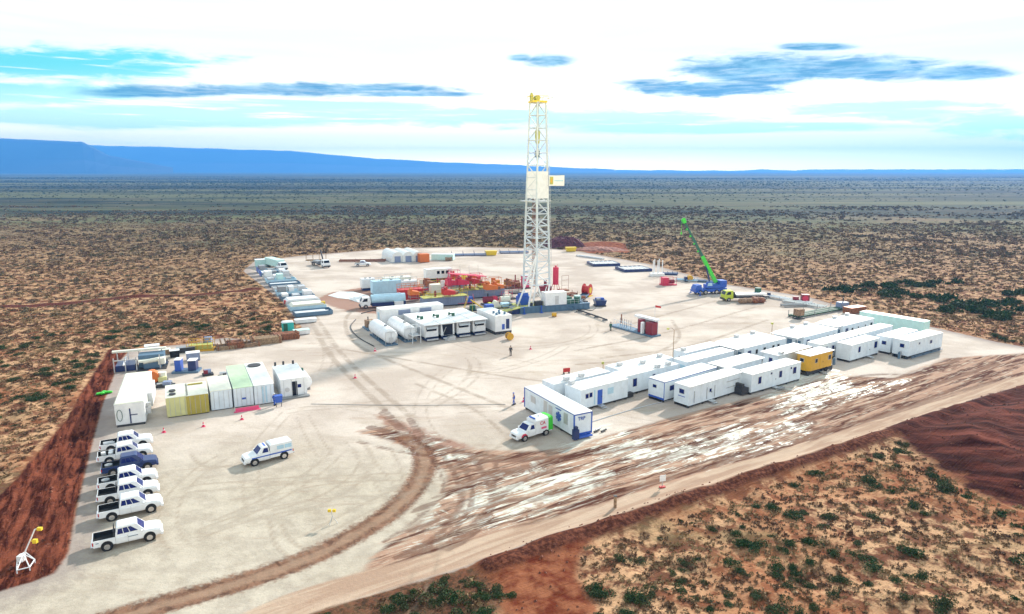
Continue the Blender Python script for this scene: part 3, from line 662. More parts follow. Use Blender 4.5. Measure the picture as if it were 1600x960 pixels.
def twin(label, a, b, L, W, wins, porch=True):
    t = trailer(label, AB(a, b), hc, L, W, 2.8, windows=wins, group='double width camp units in the back row', name='camp_unit', cat='camp unit', acs=[(L * .4, W - .8), (L * .8, W - .8)],
                doors=[('f', 1.0, 'navy')], glass='glass')
    p = MB(); p.box(-1.6, -.06, .2, W - .2, 3.0, 3.08)
    for y in (.3, W * .5, W - .3): p.bar((-1.5, y, 0), (-1.5, y, 3.0), .05)
    p.box(-1.55, -.12, .2, W - .2, .25, .32); p.build('porch', 'roof', t)
    q = MB()
    for y in (.5, 2.2, W - 1.6): q.quad((0, y + 1.0, 1.3), (0, y, 1.3), (0, y, 2.3), (0, y + 1.0, 2.3), .03)
    q.build('end_window', 'steelblue', t); return t
twin('farthest white double unit, beside the turquoise container', 124.6, 65, 11.6, 5.0, [('f', 3.2, .9, .6, 1.0), ('f', 5.6, 1.3, .25, .6), ('f', 8.2, 1.2, .3, .7), ('f', 10.3, .9, .7, 1.1)])
twin('white double unit with bluish end windows, middle one of three in the back row', 110.4, 64.4, 11.2, 5.8, [('f', 3.1, 1.3, .3, .5), ('f', 5.2, 1.2, .3, .6), ('f', 7.8, 1.2, .3, .7), ('f', 9.7, .8, .6, 1.1)])
twin('widest white double unit, with three dark windows in a row, nearest of three', 95.4, 65.9, 11.8, 5.8, [('f', 3.2, 1.3, .55, .7), ('f', 5.4, 1.2, .6, .8), ('f', 7.9, 1.2, .6, .8), ('f', 9.4, 1.2, .6, .8)])
trailer('plain white trailer behind the one with the pale blue end door', AB(85.3, 69.8), hc, 9.2, 2.4, windows=[('l', .6, 1.2, .7, .7)], acs=[(.4, .8)], group=G1)
trailer('plain white trailer with pale blue end door, just left of the widest double unit', AB(81.2, 66.1), hc, 11.7, 2.6, windows=[('f', 2, 1.3, .6, .4)], doors=[('l', .3, 'lblue')], group=G1)
trailer('white trailer with a railed roof platform at its left end, third in the back row', AB(69.8, 69.2), hc, 11.8, 2.9, acs=[(1.2, 1.2), (5, .1), (9.8, 1.0)], group=G1)
T15 = trailer('white trailer with one large dark window, behind the blue trimmed trailer', AB(67.9, 66.3), hc, 11.6, 2.6, windows=[('f', 1.9, .9, .75, 1.15), ('f', 6.0, 1.1, .5, .9)], acs=[(7, .1), (9.4, .1)], group=G1)
q = MB(); q.box(.2, 1.3, -.75, -.1, .1, .7); q.build('step_box', 'dark', T15)
T16 = trailer('white trailer with a blue doorway, beside the medical container', AB(58.9, 65.4), hc, 8.9, 3.2, windows=[('f', .9, 1.35, .5, .6), ('f', 1.6, 1.4, .5, .6)], doors=[('f', 3.1, 'blue')], acs=[(.3, 2.4)], group=G1)
q = MB(); slab(q, 'f', 5.0, 1.5, 1.1, .9, 8.9, 3.2, .03); slab(q, 'f', 2.45, .6, .2, 2.0, 8.9, 3.2, .04); q.build('notice_board', 'lblue', T16)
trailer('plain white trailer behind the one with the blue doorway', AB(57.6, 69.5), hc, 10.6, 2.5, acs=[(2.2, .1), (5, .1)], group=G1)
# medical container
hm2 = R(28.5)
md = trailer('white medical container with a blue six-pointed star and blue corner posts', (9.75, 79.3, 0), R(118.5), 12.1, 2.55, 2.85, .35, fascia=None, group=None, name='medical_container', cat='container', roof='white')
# its long side seen from the road is the 'b' side (local y = W)
q = MB()
for x in (0, 12.1):
    for y in (0, 2.55): q.box(x - .07, x + .07, y - .07, y + .07, .34, 3.1)
q.box(-.035, -.003, .072, 2.478, .36, .62); q.box(-.035, -.003, .072, 2.478, 2.95, 3.09); q.box(.072, 12.02, 2.555, 2.58, 2.99, 3.08)
q.box(-.6, -.05, .2, 2.3, .18, .34); q.build('corner_post', 'blue', md)
q = MB(); cx, cz = 3.5, 1.75
for k in range(3):
    a = math.pi / 3 * k + math.pi / 2; ux, uz = math.cos(a), math.sin(a); px_, pz_ = -uz, ux; l_, w_ = .62, .2
    pts = [(cx + ux * i * l_ + px_ * j * w_, 2.55 + .001 * k, cz + uz * i * l_ + pz_ * j * w_) for i, j in ((1, -1), (-1, -1), (-1, 1), (1, 1))]
    q.quad(pts[1], pts[0], pts[3], pts[2], .036, .03) if False else q.quad(*pts, .036, .03)
q.build('star_emblem', 'blue', md)
q = MB(); q.box(2.9, 4.2, 2.56, 2.585, 2.62, 2.76); q.build('blue_strip', 'blue', md)
for s_, z_, w_, h_, m_ in ((6.2, .5, .9, 2.0, 'lgrey'), (5.0, 1.1, .9, 1.2, 'lgrey'), (1.4, 1.0, .9, 1.4, 'lgrey'), (9.2, 1.3, 1.2, .9, 'lgrey')):
    q = MB(); q.box(s_, s_ + w_, 2.555, 2.585, z_ + .3, z_ + h_ + .3); q.build('side_panel', m_, md)
q = MB(); q.box(-.62, -.08, 2.2, 2.9, .12, 1.35); q.box(-.5, -.15, 2.3, 2.75, 1.35, 1.7); q.build('generator_box', 'navy', md)
def text(s, size, m, parent, loc, rot, name='lettering'):
    cu = bpy.data.curves.new(name, 'FONT'); cu.body = s; cu.size = size; cu.extrude = .008; cu.align_x = 'CENTER'; cu.align_y = 'CENTER'; cu.offset = .004 * size / .3
    o = bpy.data.objects.new(name, cu); C.objects.link(o); bpy.context.view_layer.update(); me = bpy.data.meshes.new_from_object(o); bpy.data.objects.remove(o); me.materials.clear(); me.materials.append(M[m])
    o = bpy.data.objects.new(name, me); C.objects.link(o); o.parent = parent; o.location = loc; o.rotation_euler = rot; return o
# end plate lettering (faces the camera side: local -x)
text('TRP', .62, 'blue', md, (-.05, 1.5, 2.45), (math.pi / 2, 0, -math.pi / 2))

# ------------------------------------------------------------------ the row of store containers
def container(label, px, py, L, W, H, rz=None, wall='white', roof='cream', extra=None, name='container', grp='store containers in a row behind the parked van'):
    p = P(px, py); rz = R(26.7) if rz is None else rz
    t = thing(name, label, 'container', (p.x, p.y, 0), rz, grp)     # local x along the short front, y going back
    b = MB(); b.box(0, W, 0, L, .12, H); n = int(L / .3)
    for k in range(n): y = .1 + k * (L - .2) / n; b.box(-.03, 0, y, y + .12, .25, H - .12); b.box(W, W + .03, y, y + .12, .25, H - .12)
    b.build('wall', wall, t)
    r = MB(); r.box(-.04, W + .04, -.04, L + .04, H, H + .06)
    for k in range(int(L / .6)): r.box(.1, W - .1, .2 + k * .6, .4 + k * .6, H + .06, H + .085)
    r.build('roof', roof, t)
    d = MB()
    for x in (.08, W / 2 + .02): d.quad((x, 0, .22), (x + W / 2 - .1, 0, .22), (x + W / 2 - .1, 0, H - .1), (x, 0, H - .1), .03, .029)
    do = d.build('door', wall, t)
    h = MB()
    for x in (.4, W / 2 - .3, W / 2 + .3, W - .4): h.cyl((x, -.06, .25), (x, -.06, H - .12), .025, 6)
    h.build('lock_bar', 'lgrey', do)
    s = MB(); s.box(.1, W - .1, .1, L - .1, 0, .12); s.build('skid', 'dark', t)
    return t
c1 = container('pale yellow container at the left end of the container row', 262, 654, 6.0, 2.62, 2.7, wall='creamyel', roof='cream')
for y in (1.2, 2.8): q = MB(); q.cyl((.8, y, 2.77), (.8, y, 2.95), .42, 16); q.build('roof_fan', 'dark', c1)
c2 = container('mustard yellow container with a cream roof, second in the container row', 294, 650, 6.0, 2.62, 2.7, wall='mustard', roof='cream')
q = MB(); q.box(.3, 2.2, 4.8, 5.0, 2.79, 2.95); q.build('roof_rail', 'mustard', c2)
c3 = container('short white container between the mustard one and the green roofed one', 331, 643, 7.2, 2.65, 2.75, wall='wall', roof='cream')
c4 = container('container with a pale green roof and a small blue mark on its white door', 367, 638, 12.1, 2.5, 2.75, wall='wall', roof='palegreen')
q = MB(); q.quad((1.0, 0, 1.1), (1.5, 0, 1.1), (1.5, 0, 1.35), (1.0, 0, 1.35), .07); q.build('door_mark', 'blue', c4)
c5 = container('long white container with a black round hatch on its roof', 399, 634, 12.1, 2.55, 2.8, wall='wall', roof='roof')
q = MB(); q.cyl((1.2, 10.4, 2.87), (1.2, 10.4, 3.02), .95, 20); q.build('roof_hatch', 'dark', c5)
for x in (1.0, 1.45): q = MB(); q.box(x, x + .18, -.1, -.07, .3, 2.6); q.build('door_strip', 'lblue', c5)
c6 = container('white workshop container with an open dark doorway and a washer by it', 440, 623, 8.0, 3.6, 2.7, wall='white', roof='roof')
q = MB(); q.quad((1.55, 0, .2), (2.25, 0, .2), (2.25, 0, 2.3), (1.55, 0, 2.3), .05); q.build('doorway', 'glass', c6)
q = MB(); q.quad((2.3, 0, 1.3), (2.8, 0, 1.3), (2.8, 0, 1.8), (2.3, 0, 1.8), .05); q.build('window', 'blueglass', c6)
q = MB(); q.cyl((.85, -.12, 1.2), (.85, .0, 1.2), .33, 16); q.build('washer_drum', 'lgrey', c6)
q = MB(); q.box(-.2, 3.8, -.9, -.1, .05, .22); q.build('landing', 'grey', c6)
for x, y in ((.4, 7.8), (1.6, 7.9), (3.0, 7.7)): q = MB(); q.cyl((x, y, 2.75), (x, y, 3.3), .16, 8); q.build('roof_vent', 'dark', c6)
tk = thing('water_tank', 'white horizontal tank with a green cap at the right end of the container row', 'tank', P(482, 606), R(27))
q = MB(); q.cyl((-.6, -1.3, 1.3), (-.6, 2.6, 1.3), .95, 20); q.build('shell', 'white', tk); q = MB(); q.box(-1.3, .1, -1, 2.2, 0, .4); q.build('cradle', 'grey', tk)
q = MB(); q.cyl((-.6, 1.9, 2.15), (-.6, 1.9, 2.6), .35, 10); q.build('cap', 'dgreen', tk)
bn = thing('blue_bin', 'blue bin on legs in front of the workshop container', 'bin', P(436, 636), R(27))
q = MB(); q.loft([[(-.4, -.3, .7), (.4, -.3, .7), (.4, .3, .7), (-.4, .3, .7)], [(-.5, -.4, 1.6), (.5, -.4, 1.6), (.5, .4, 1.6), (-.5, .4, 1.6)]]); q.build('body', 'blue', bn)
for x in (-.35, .35): q = MB(); q.box(x - .04, x + .04, -.04, .04, 0, .7); q.build('leg', 'dark', bn)
q = MB(); q.box(-.52, .52, -.42, .42, 1.6, 1.68); q.build('lid', 'blue', bn)
# big container at the left end
p = P(182, 668)
bc = thing('long_container', 'long cream roofed container at the left edge of the pad, dark stay on its end', 'container', (p.x, p.y, 0), R(24))
q = MB(); q.box(0, 3.35, 0, 14.6, .25, 2.95); q.box(3.35, 3.9, 5.2, 11.5, .6, 2.5); q.build('wall', 'white', bc)
q = MB(); q.loft([[(-.06, -.06, 2.95), (3.41, -.06, 2.95), (3.41, 14.66, 2.95), (-.06, 14.66, 2.95)], [(.1, .1, 3.08), (3.25, .1, 3.08), (3.25, 14.5, 3.08), (.1, 14.5, 3.08)]]); q.build('roof', 'cream', bc)
q = MB(); q.box(.1, 3.25, -.12, 14.6, 0, .25); q.build('skid', 'dark', bc)
q = MB(); q.quad((1.6, 0, .3), (1.75, 0, .3), (1.75, 0, 2.3), (1.6, 0, 2.3), .05); q.quad((1.75, 0, 1.35), (2.5, 0, 1.35), (2.5, 0, 1.47), (1.75, 0, 1.47), .05); q.build('stay', 'navy', bc)
q = MB()
for k in range(16):
    a = 2 * math.pi * k / 16; b_ = 2 * math.pi * (k + 1) / 16
    q.bar((.5 + .3 * math.cos(a), -.08, 1.5 + .75 * math.sin(a)), (.5 + .3 * math.cos(b_), -.08, 1.5 + .75 * math.sin(b_)), .035)
q.build('hose_coil', 'dgreen', bc)
q = MB(); q.box(3.37, 3.95, 1.2, 2.0, .9, 1.7); q.cyl((3.7, 1.6, 1.7), (3.7, 1.6, 2.3), .3, 10); q.build('fan_unit', 'lgrey', bc)

# ------------------------------------------------------------------ vehicles
def wheel(t, x, y, r=.39, w_=.26):
    s = 1 if y > 0 else -1
    q = MB(); q.cyl((x, y - w_ / 2, r), (x, y + w_ / 2, r), r, 20); wo = q.build('wheel', 'black', t, smooth=False)
    q = MB(); q.cyl((x, y + s * (w_ / 2 - .02), r), (x, y + s * (w_ / 2 + .015), r), r * .62, 16); q.build('rim', 'chrome', wo)
def frustum_windows(t, corners_b, corners_t, specs, m='blueglass', name='window'):
    """corners: four (x,y,z) counter-clockwise from above; specs: (side, u0, u1, v0, v1)"""
    for side, u0, u1, v0, v1, *sk in specs:
        a, b = Vector(corners_b[side]), Vector(corners_b[(side + 1) % 4]); d, c = Vector(corners_t[side]), Vector(corners_t[(side + 1) % 4])
        pt = lambda u, v: a.lerp(b, u).lerp(d.lerp(c, u), v)
        k0, k1 = (sk + [0, 0])[:2]
        q = MB(); q.quad(pt(u0, v0), pt(u1, v0), pt(u1 - k1, v1), pt(u0 + k0, v1), .014, .013); q.build(name, m, t)
def body_ring(x, hw, z0, z1, cr=.06):
    return [(x, -hw + .05, z0), (x, hw - .05, z0), (x, hw, z0 + .15), (x, hw, z1 - .16), (x, hw - .09, z1), (x, -hw + .09, z1), (x, -hw, z1 - .16), (x, -hw, z0 + .15)]
def pickup(label, loc, rz, col='white', grp='pickup trucks parked in a row at the left edge of the pad', double=True, load=None):
    t = thing('pickup_truck', label, 'pickup truck', loc, rz, grp)
    hw = .91; cab0 = -.95 if double else -.1; ch = cab0
    b = MB()
    b.loft([body_ring(ch, hw, .42, 1.14), body_ring(1.0, hw, .42, 1.14), body_ring(1.5, hw, .42, 1.14), body_ring(2.2, hw - .01, .45, 1.08), body_ring(2.5, hw - .05, .47, 1.0), body_ring(2.62, hw - .14, .5, .86)])
    b.box(-2.6, ch - .002, -.8, .8, .5, .66)
    # cab house
    B = [(ch, -.86, 1.10), (1.36, -.86, 1.13), (1.36, .86, 1.13), (ch, .86, 1.10)]; T_ = [(ch + .12, -.70, 1.82), (.72, -.70, 1.84), (.72, .70, 1.84), (ch + .12, .70, 1.82)]
    T2_ = [(ch + .25, -.6, 1.90), (.55, -.6, 1.92), (.55, .6, 1.92), (ch + .25, .6, 1.90)]
    b.loft([B, T_, T2_]); b.build('body', col, t)
    bed = MB()
    for s in (-1, 1): bed.loft([[(-2.62, s * .91, .5), (-2.62, s * .80, .5), (-2.62, s * .80, 1.08), (-2.62, s * .89, 1.08)], [(ch - .02, s * .91, .5), (ch - .02, s * .80, .5), (ch - .02, s * .80, 1.08), (ch - .02, s * .89, 1.08)]][::(1 if s < 0 else -1)])
    bo = bed.build('bed', col, t)
    tg = MB(); tg.box(-2.68, -2.622, -.86, .86, .55, 1.07); tg.build('tailgate', col, t)
    ln = MB(); ln.box(-2.6, ch - .03, -.79, .79, .661, .70); ln.box(ch - .08, ch - .02, -.79, .79, .70, 1.12); ln.box(-2.6, ch - .085, .765, .795, .70, 1.10); ln.box(-2.6, ch - .085, -.795, -.765, .70, 1.10); ln.box(-2.615, -2.59, -.76, .76, .70, 1.085); ln.build('bed_liner', 'black', t)
    if double: sp = [(0, .30, .50, .22, .86, 0, 0), (0, .06, .27, .22, .84, .03, 0), (1, .07, .93, .12, .9), (2, .50, .70, .22, .86, 0, 0), (2, .73, .94, .22, .84, 0, .03), (3, .15, .85, .3, .85)]
    else: sp = [(0, .1, .62, .2, .86, 0, .0), (1, .07, .93, .12, .9), (2, .38, .9, .2, .86), (3, .15, .85, .3, .85)]
    sp2 = []
    for x in sp: sp2.append(x)
    if double: sp2.append((0, .53, .80, .22, .86, 0, .13)); sp2.append((2, .20, .47, .22, .86, .13, 0))
    frustum_windows(t, B, T_, sp2, 'blueglass')
    for x in (-1.62, 1.62):
        for s in (-1, 1):
            q = MB(); q.cyl((x, s * .80, .44), (x, s * .922, .44), .475, 20); q.build('wheel_arch', 'black', t)
            wheel(t, x, s * .83)
    q = MB(); q.box(2.5, 2.72, -.8, .8, .38, .58); q.build('bumper', col, t); q = MB(); q.box(-2.82, -2.69, -.8, .8, .42, .56); q.build('rear_bumper', 'chrome', t)
    q = MB(); q.box(2.56, 2.645, -.42, .42, .6, .8); q.build('grille', 'dark', t)
    for s in (-1, 1):
        q = MB(); q.box(2.36, 2.56, s * .62 - .14, s * .62 + .14, .70, .88); q.build('headlight', 'lamp', t)
        q = MB(); q.box(-2.70, -2.60, s * .885 - .03, s * .885 + .03, .70, .98); q.build('tail_light', 'taill', t)
        q = MB(); q.box(1.02, 1.16, s * 1.02 - .09, s * 1.02 + .09, 1.12, 1.28); q.build('mirror', col, t)
        q = MB(); q.quad(*[(x, s * .912, z) for x, z in ((-.02, .45), (.0, .45), (.0, 1.08), (-.02, 1.08))][::s if s < 0 else 1], .006, .004); q.build('door_seam', 'grey', t)
    if load == 'roll':
        q = MB(); q.cyl((-2.3, -.4, .95), (-1.2, -.3, .95), .22, 10); q.box(-2.4, -1.4, .1, .6, .7, .95); q.build('load', 'lgrey', t)
    if load == 'jars':
        for x, y in ((-1.4, -.3), (-1.35, .3), (-2.1, .1)): q = MB(); q.cyl((x, y, .7), (x, y, 1.2), .25, 12); q.build('load', 'white', t)
    if load == 'wheel':
        q = MB(); q.cyl((-2.0, 0, .85), (-2.0, 0, 1.1), .38, 14); q.build('load', 'grey', t)
    if load == 'bar':
        q = MB(); q.bar((-1.05, -.8, 1.1), (-1.05, -.8, 1.6), .035); q.bar((-1.05, .8, 1.1), (-1.05, .8, 1.6), .035); q.bar((-1.05, -.8, 1.6), (-1.05, .8, 1.6), .035); q.build('roll_bar', 'dark', t)
    return t
rows = [((167, 862), (236, 845), 'white', 'bar', 'nearest white pickup with an empty black bed and a small grey mark on its door'),
        ((175, 815), (237, 801), 'white', None, 'white pickup second from the near end of the parked row, empty black bed'),
        ((172, 790), (232, 777), 'white', 'bar', 'white pickup third from the near end, directly behind the one with a clear black bed'),
        ((172, 770), (231, 757), 'white', 'wheel', 'white pickup just in front of the dark blue one, wheel in its bed'),
        ((176, 747), (232, 733), 'navy', 'wheel', 'dark blue pickup, the only dark one in the parked row'),
        ((170, 729), (224, 714), 'white', 'jars', 'white pickup with white drums in its bed, just behind the dark blue one'),
        ((172, 711), (225, 697), 'white', 'roll', 'farthest white pickup of the parked row, pale roll in its bed')]
for (a, b_, col, load, lb) in rows:
    pa, pb = P(*a), P(*b_); h = R(29.5 + {862: 0, 815: 1.2, 790: -1.5, 770: 1.0, 747: -.8, 729: 1.6, 711: -1}[a[1]]); mid = (pa + pb) / 2; n_ = Vector((-math.sin(h), math.cos(h), 0)) * .9
    tr = pickup(lb, (mid.x + n_.x, mid.y + n_.y, 0), h, col, load=load)
    if load == 'bar' and a[1] == 862:
        q = MB(); q.box(.0, .75, -.926, -.905, .86, .92); q.build('door_mark', 'steelblue', tr); q = MB(); q.box(-2.42, -2.2, -.926, -.905, .84, .9); q.build('bed_mark', 'steelblue', tr)
# service van with canopy, front to the lower left
pa, pb = P(397, 729), P(446, 717); h = head(pb, pa); mid = (pa + pb) / 2; n_ = Vector((math.sin(h), -math.cos(h), 0)) * .9
sv = pickup('white single cab service pickup with a tall white canopy and blue side stripe, parked alone', (mid.x + n_.x, mid.y + n_.y, 0), h, 'white', grp=None, double=False)
q = MB(); q.loft([[(-2.66, -.9, 1.08), (-.12, -.9, 1.08), (-.12, .9, 1.08), (-2.66, .9, 1.08)], [(-2.60, -.84, 1.95), (-.16, -.84, 1.95), (-.16, .84, 1.95), (-2.60, .84, 1.95)], [(-2.4, -.6, 2.06), (-.4, -.6, 2.06), (-.4, .6, 2.06), (-2.4, .6, 2.06)]]); cn = q.build('canopy', 'white', sv)
for s in (-1, 1):
    for x0, x1 in ((-2.5, -1.75), (-1.65, -.9)): q = MB(); v = [(x0, s * .893, 1.3), (x1, s * .893, 1.3), (x1, s * .862, 1.72), (x0, s * .862, 1.72)]; q.quad(*(v if s < 0 else v[::-1]), .02, .015); q.build('window', 'lblue', cn)
    q = MB(); v = [(-2.5, s * .912, .86), (1.9, s * .912, .84), (1.9, s * .912, .98), (-2.5, s * .912, 1.0)]; q.quad(*(v if s < 0 else v[::-1]), .012, .01); q.build('stripe', 'blue', sv)
q = MB(); q.box(.2, .4, -.5, .5, 1.8, 1.93); q.build('light_bar', 'blue', sv)
# ambulance
pa, pb = P(821, 690), P(852, 681); h = head(pb, pa); mid = (pa + pb) / 2; n_ = Vector((math.sin(h), -math.cos(h), 0)) * .9
am = pickup('white ambulance with a green rear and pink markings beside the medical container', (mid.x + n_.x, mid.y + n_.y, 0), h, 'white', grp=None, double=False)
am.name = 'ambulance'; am['category'] = 'ambulance'
q = MB(); q.loft([[(-2.0, -.93, .7), (-.1, -.93, .7), (-.1, .93, .7), (-2.0, .93, .7)], [(-2.0, -.9, 2.2), (.0, -.9, 2.15), (.0, .9, 2.15), (-2.0, .9, 2.2)], [(-2.0, -.7, 2.38), (-.25, -.7, 2.33), (-.25, .7, 2.33), (-2.0, .7, 2.38)]]); bx = q.build('cabin', 'white', am)
q = MB(); q.loft([[(-2.72, -.93, .6), (-2.003, -.93, .6), (-2.003, .93, .6), (-2.72, .93, .6)], [(-2.7, -.9, 2.2), (-2.003, -.9, 2.2), (-2.003, .9, 2.2), (-2.7, .9, 2.2)], [(-2.62, -.7, 2.37), (-2.003, -.7, 2.37), (-2.003, .7, 2.37), (-2.62, .7, 2.37)]]); q.build('rear_end', 'green', am)
for s in (-1, 1):
    q = MB(); v = [(-1.7, s * .93, 1.0), (-.9, s * .93, 1.0), (-.9, s * .93, 1.25), (-1.7, s * .93, 1.25)]; q.quad(*(v if s < 0 else v[::-1]), .012, .01); q.build('side_mark', 'pink', am)
    q = MB(); v = [(1.2, s * .915, .62), (2.2, s * .915, .62), (1.9, s * .915, .98), (1.5, s * .915, .98)]; q.quad(*(v if s < 0 else v[::-1]), .012, .01); q.build('wing_mark', 'crimson', am)
text('CA', .62, 'crimson', am, (-1.1, .94, 1.75), (math.pi / 2, 0, math.pi))
q = MB(); q.box(-.3, -.1, -.5, .5, 2.3, 2.45); q.build('light_bar', 'blue', am)
q = MB(); q.sphere((-1.2, 0, 2.38), .18, 8, 5, .6); q.build('roof_vent', 'lgrey', am)
# white pickup by the back edge
pp = P(567, 416); pickup('small white pickup parked alone near the far left edge of the pad', (pp.x, pp.y, 0), R(10), 'white', grp=None)

def truck(label, loc, rz, cab='white', bed='box', boxm='white', L=8.5, name='truck', cabL=2.2, H=2.6):
    """cab at +x end"""
    t = thing(name, label, 'truck', loc, rz)
    q = MB(); q.box(-L, 0, -.45, .45, .65, .9); q.build('chassis', 'dark', t)
    q = MB(); q.loft([[(.0, -1.2, .6), (cabL, -1.2, .6), (cabL, 1.2, .6), (0, 1.2, .6)], [(.0, -1.2, 1.7), (cabL + .05, -1.2, 1.6), (cabL + .05, 1.2, 1.6), (0, 1.2, 1.7)], [(0.05, -1.08, H + .1), (cabL - .45, -1.05, H), (cabL - .45, 1.05, H), (0.05, 1.08, H + .1)]]); q.build('cab', cab, t)
    Bq = [(0, -1.2, 1.7), (cabL + .05, -1.2, 1.6), (cabL + .05, 1.2, 1.6), (0, 1.2, 1.7)]; Tq = [(.05, -1.08, H + .1), (cabL - .45, -1.05, H), (cabL - .45, 1.05, H), (.05, 1.08, H + .1)]
    frustum_windows(t, Bq, Tq, [(0, .3, .85, .05, .75, 0, .1), (1, .08, .92, .1, .85), (2, .15, .7, .05, .75, .1, 0)], 'glass')
    q = MB(); q.box(cabL, cabL + .22, -1.2, 1.2, .4, .8); q.build('bumper', 'dark', t)
    for x in (1.1, -L + 1.2, -L + 2.5):
        for s in (-1, 1): wheel(t, x, s * 1.05, .5, .32)
    if bed == 'box': q = MB(); q.box(-L, -.25, -1.25, 1.25, .95, 3.1); q.box(-L - .03, -.22, -1.28, 1.28, 3.1, 3.2); q.build('cargo_box', boxm, t)
    if bed == 'tank':
        q = MB(); q.cyl((-L, 0, 1.95), (-.35, 0, 1.95), 1.12, 18); q.box(-L + 1, -1, -.3, .3, 3.0, 3.12); q.build('tank', boxm, t)
        q = MB(); q.box(-L, -.35, -1.2, 1.2, .45, 1.25); q.build('tank_cradle', 'navy', t)
    if bed == 'flat': q = MB(); q.box(-L, -.25, -1.25, 1.25, .95, 1.15); q.box(-.4, -.26, -1.25, 1.25, 1.15, 2.3); q.build('flat_bed', boxm, t)
    return t
# ------------------------------------------------------------------ drilling rig (its own frame: x along the skid, 17 degrees; origin under the mast)
rc = P(838, 483); RZ = R(20)
rig = thing('drilling_rig', 'tall white lattice drilling mast with a yellow crown, rising in the middle of the pad', 'drilling rig', (rc.x, rc.y, 0), RZ)
ZC = zat(161, rc.y); mast = MB(); ca = R(22)
def mc(z, k):                               # chord positions of the tapering mast
    s = 2.15 + (1.25 - 2.15) * max(0, (z - 6)) / (ZC - 6)
    a = ca + math.pi / 4 + k * math.pi / 2; return Vector((s * 1.414 * math.cos(a), s * 1.414 * math.sin(a), z))
zs = [6 + i * (ZC - 6) / 15 for i in range(16)]
for k in range(4):
    for i in range(15):
        mast.cyl(mc(zs[i], k), mc(zs[i + 1], k), i < 9 and .24 or .19, 6)
for i, z in enumerate(zs):
    for k in range(4):
        if k == 3 and z < 14: continue
        mast.bar(mc(z, k), mc(z, (k + 1) % 4), .12)
        if i < 15 and not (k == 3 and z < 12):
            zm = (z + zs[i + 1]) / 2
            if (i + k) % 2: mast.bar(mc(z, k), mc(zs[i + 1], (k + 1) % 4), .10)
            else: mast.bar(mc(z, (k + 1) % 4), mc(zs[i + 1], k), .10)
            if z < 26: mast.bar(mc(zm, k), mc(zm, (k + 1) % 4), .08); mast.bar(mc(z, k) if not (i + k) % 2 else mc(z, (k + 1) % 4), mc(zm, (k + 1) % 4) if not (i + k) % 2 else mc(zm, k), .06)
mo_ = mast.build('mast', 'mastp', rig)
legs = [((-5.2, -1.2, 1.2), mc(13, 2)), ((-3.2, -3.2, 1.2), mc(13, 2)), ((1.6, -2.2, 1.2), mc(6, 3)), ((2.2, 1.6, 1.2), mc(6, 0)), ((-2.0, 2.0, 1.2), mc(6, 1)), ((-1.8, -2.0, 1.2), mc(6, 2))]
for a, b_ in legs: q = MB(); q.cyl(a, b_, .21, 8); q.build('mast_leg', 'white', rig)
q = MB()
for a, b_ in (((-4.2, -2.2, 4.5), (-1.8, -2.0, 4.5)), ((-3.2, -3.2, 1.3), (-1.8, -2, 6)), ((-5.2, -1.2, 1.3), (-2, 2, 6)), ((1.6, -2.2, 1.3), (-1.8, -2, 5.5)), ((2.2, 1.6, 1.3), (1.6, -2.2, 5.5))): q.bar(a, b_, .09)
q.build('leg_brace', 'white', rig)
# windwalls around the racking board
for k in (1, 2):
    q = MB(); z0, z1 = zat(310, rc.y), zat(268, rc.y); a, b_, c_, d_ = mc(z0, k), mc(z0, (k + 1) % 4), mc(z1, (k + 1) % 4), mc(z1, k)
    q.quad(b_ * 1.04 * 1 + Vector((0, 0, b_.z * -.04)), a * 1.04 + Vector((0, 0, a.z * -.04)), d_ * 1.05 + Vector((0, 0, d_.z * -.05)), c_ * 1.05 + Vector((0, 0, c_.z * -.05)), .1, .08); q.build('windwall', 'white', rig)
k = 3; q = MB(); a, b_, c_, d_ = [p_ * 1.05 - Vector((0, 0, p_.z * .05)) for p_ in (mc(z0, 2), mc(z0, 3), mc(z1, 3), mc(z1, 2))]; q.quad(a, b_, c_, d_, .15, .08); q.build('windwall', 'white', rig)
q = MB(); zb = (z0 + z1) / 2 - .5; q.box(-3.2, 3.2, -.7, 2.6, zb - 3.2, zb - 3.05); q.build('racking_board', 'lgrey', rig)
# crown
q = MB(); q.box(-1.7, 1.7, -1.5, 1.5, 48.0, 48.4)
for s in (-1, 1): q.bar((-1.9, s * 1.7, 49.4), (1.9, s * 1.7, 49.4), .05); q.bar((s * 1.9, -1.7, 49.4), (s * 1.9, 1.7, 49.4), .05); [q.bar((x, s * 1.7, 48.5), (x, s * 1.7, 49.4), .04) for x in (-1.8, -.6, .6, 1.8)]
q.build('crown_platform', 'yellow', rig)
for y in (-.5, 0, .5): q = MB(); q.cyl((-.2, y - .12, 49.0), (-.2, y + .12, 49.0), .6, 16); q.build('crown_sheave', 'yellowgreen', rig)
q = MB(); q.box(-1.8, -1.2, -.4, .4, 48.4, 49.7); q.box(-1.7, -1.3, -.25, .25, 49.7, 50.1); q.build('crown_post', 'yellowgreen', rig)
q = MB(); q.bar((1.7, 0, 48.8), (3.6, -.4, 49.3), .07); q.build('crown_arm', 'grey', rig)
for ch in kids(rig):
    if ch.name.startswith('crown'): ch.location.z += ZC - 48
